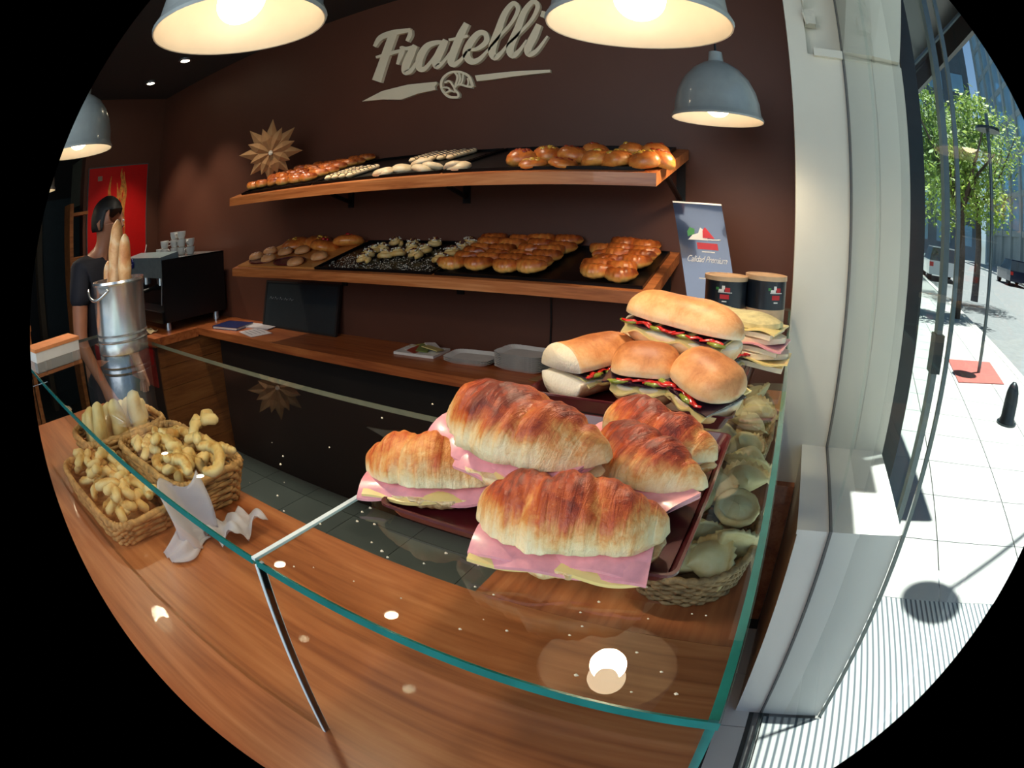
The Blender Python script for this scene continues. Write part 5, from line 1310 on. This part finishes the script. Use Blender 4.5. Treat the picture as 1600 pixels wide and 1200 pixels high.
# ================================================================== PERSON behind the machine
def skin_person():
    t = thing('person', 'person with short dark hair and dark shirt seen from behind', 'person', (-2.86, 0.99, -0.01), (0, 0, R(-58)))
    J = {'pelvis': (0, -.02, .95, .15), 'waist': (0, -.03, 1.10, .135), 'chest': (0, -.02, 1.27, .155), 'upper': (0, -.01, 1.445, .13), 'neck0': (0, .02, 1.525, .062), 'neck1': (0, .05, 1.57, .056), 'head0': (0, .085, 1.63, .088), 'head1': (0, .085, 1.71, .100), 'crown': (0, .075, 1.77, .06), 'chin': (0, .135, 1.605, .050), 'brow': (0, .120, 1.70, .078)}
    for s, n_ in ((-1, 'l'), (1, 'r')):
        J['sh' + n_] = (.178 * s, -.01, 1.465, .062); J['el' + n_] = (.225 * s, -.02, 1.13, .045); J['wr' + n_] = (.20 * s, .10, .92, .028); J['pa' + n_] = (.195 * s, .125, .86, .032)
        J['hp' + n_] = (.09 * s, -.02, .90, .095); J['kn' + n_] = (.10 * s, .0, .49, .062); J['an' + n_] = (.10 * s, -.03, .09, .042); J['to' + n_] = (.11 * s, .12, .035, .035)
        for q in range(5):
            fy = -.026 + .0165 * q
            if q < 4:
                J[f'f{q}a' + n_] = (.195 * s, .125 + fy, .815, .009); J[f'f{q}b' + n_] = (.188 * s, .130 + fy * 1.1, .785 + .004 * abs(q - 1.5), .008); J[f'f{q}c' + n_] = (.175 * s, .134 + fy * 1.1, .765 + .006 * abs(q - 1.5), .007)
            else:
                J[f'f4a' + n_] = (.180 * s, .160, .85, .010); J[f'f4b' + n_] = (.170 * s, .178, .825, .009); J[f'f4c' + n_] = (.165 * s, .183, .805, .008)
    E = [('pelvis', 'waist'), ('waist', 'chest'), ('chest', 'upper'), ('upper', 'neck0'), ('neck0', 'neck1'), ('neck1', 'head0'), ('head0', 'head1'), ('head1', 'crown'), ('head0', 'chin'), ('head1', 'brow')]
    for n_ in 'lr':
        E += [('upper', 'sh' + n_), ('sh' + n_, 'el' + n_), ('el' + n_, 'wr' + n_), ('wr' + n_, 'pa' + n_), ('pelvis', 'hp' + n_), ('hp' + n_, 'kn' + n_), ('kn' + n_, 'an' + n_), ('an' + n_, 'to' + n_)]
        for q in range(5): E += [('pa' + n_, f'f{q}a' + n_), (f'f{q}a' + n_, f'f{q}b' + n_), (f'f{q}b' + n_, f'f{q}c' + n_)]
    def grow(name, keys, edges, off, mat, lvl=2):
        ks = [k for k in J if k in keys]; ix = {k: i for i, k in enumerate(ks)}
        me = bpy.data.meshes.new(name); me.from_pydata([J[k][:3] for k in ks], [(ix[a], ix[b_]) for a, b_ in edges if a in ix and b_ in ix], [])
        me.materials.append(mat)
        o = link(name, me, t)
        sk_ = o.modifiers.new('skin', 'SKIN'); sk_.use_smooth_shade = True
        for k, i in ix.items(): me.skin_vertices[0].data[i].radius = (J[k][3] + off,) * 2 if k not in ('chest', 'waist', 'pelvis', 'upper') else (J[k][3] + off, (J[k][3] + off) * .72)
        me.skin_vertices[0].data[0].use_root = True
        sb_ = o.modifiers.new('sub', 'SUBSURF'); sb_.levels = lvl; sb_.render_levels = lvl
        return o
    SKIN = plain('skin', (168, 112, 84), .5, var=.05, sss=.1)
    grow('body', set(J), E, 0, SKIN)
    J['pelvis'] = (0, -.02, .93, .15)
    sh = {'pelvis', 'waist', 'chest', 'upper', 'neck0', 'shl', 'shr', 'ell', 'elr'}
    J2 = dict(J)
    J['ell'] = tuple(np.array(J['shl'][:3]) * .45 + np.array(J['ell'][:3]) * .55) + (.055,); J['elr'] = tuple(np.array(J['shr'][:3]) * .45 + np.array(J['elr'][:3]) * .55) + (.055,)
    J['neck0'] = (0, .012, 1.51, .062)
    grow('shirt', sh, E, .016, plain('dark_navy_shirt', (20, 22, 34), .8), 2)
    J.update(J2)
    J['pelvis'] = (0, -.02, .97, .125); J['waist'] = (0, -.025, 1.05, .125)
    grow('trousers', {'pelvis', 'waist', 'hpl', 'hpr', 'knl', 'knr', 'anl', 'anr'}, E, .010, plain('dark_trousers', (28, 28, 34), .8), 2)
    hm = MB(); rg = []; NA_ = 24
    for i in range(13):
        ph = PI * (.02 + .60 * i / 12)
        ring = []
        for j in range(NA_):
            a = 2 * PI * j / NA_; f = 1.0 if math.sin(a) < .25 else (1 - .55 * min(1, max(0, (ph - 1.05)) / .6) * 0)
            ph2 = ph if math.sin(a) < .3 else min(ph, 1.15)
            rr_ = 1 + .04 * fbm((math.cos(a), math.sin(a), ph), 5)
            ring.append((.096 * rr_ * math.sin(ph2) * math.cos(a), .070 + .112 * rr_ * math.sin(ph2) * math.sin(a), 1.685 + .125 * rr_ * math.cos(ph2)))
        rg.append(ring)
    hm.rings(rg[::-1], caps=True); hm.build('hair', plain('dark_hair', (16, 13, 12), .6, var=.3, bumpy=.6), t, smooth=True)
    for s in (-1, 1):
        MB().tube([(.086 * s, .085, 1.69), (.095 * s, .073, 1.675), (.090 * s, .079, 1.645)], [.01, .012, .007], 8).build('ear', SKIN, t, smooth=True)
        MB().lathe([(0, -.009), (.007, -.005), (.009, 0), (.007, .005), (0, .009)], 12).build('eye', plain('eye_white', (230, 226, 220), .2), t, smooth=True, loc=(.030 * s, .172, 1.675))
        MB().tube([(.10 * s + .0, -.06, .03), (.105 * s, .06, .045), (.11 * s, .17, .03)], [.035, .042, .03], 10, flat=.8).build('shoe', M_BLACK, t, smooth=True)
    MB().tube([(0, .172, 1.685), (0, .192, 1.65), (0, .175, 1.638)], [.007, .011, .008], 8).build('nose', SKIN, t, smooth=True)
    MB().tube([(-.022, .156, 1.605), (0, .164, 1.605), (.022, .156, 1.605)], [.003, .006, .003], 8).build('mouth', plain('lips', (150, 80, 72), .5), t, smooth=True)
skin_person()
bpy.context.view_layer.update()
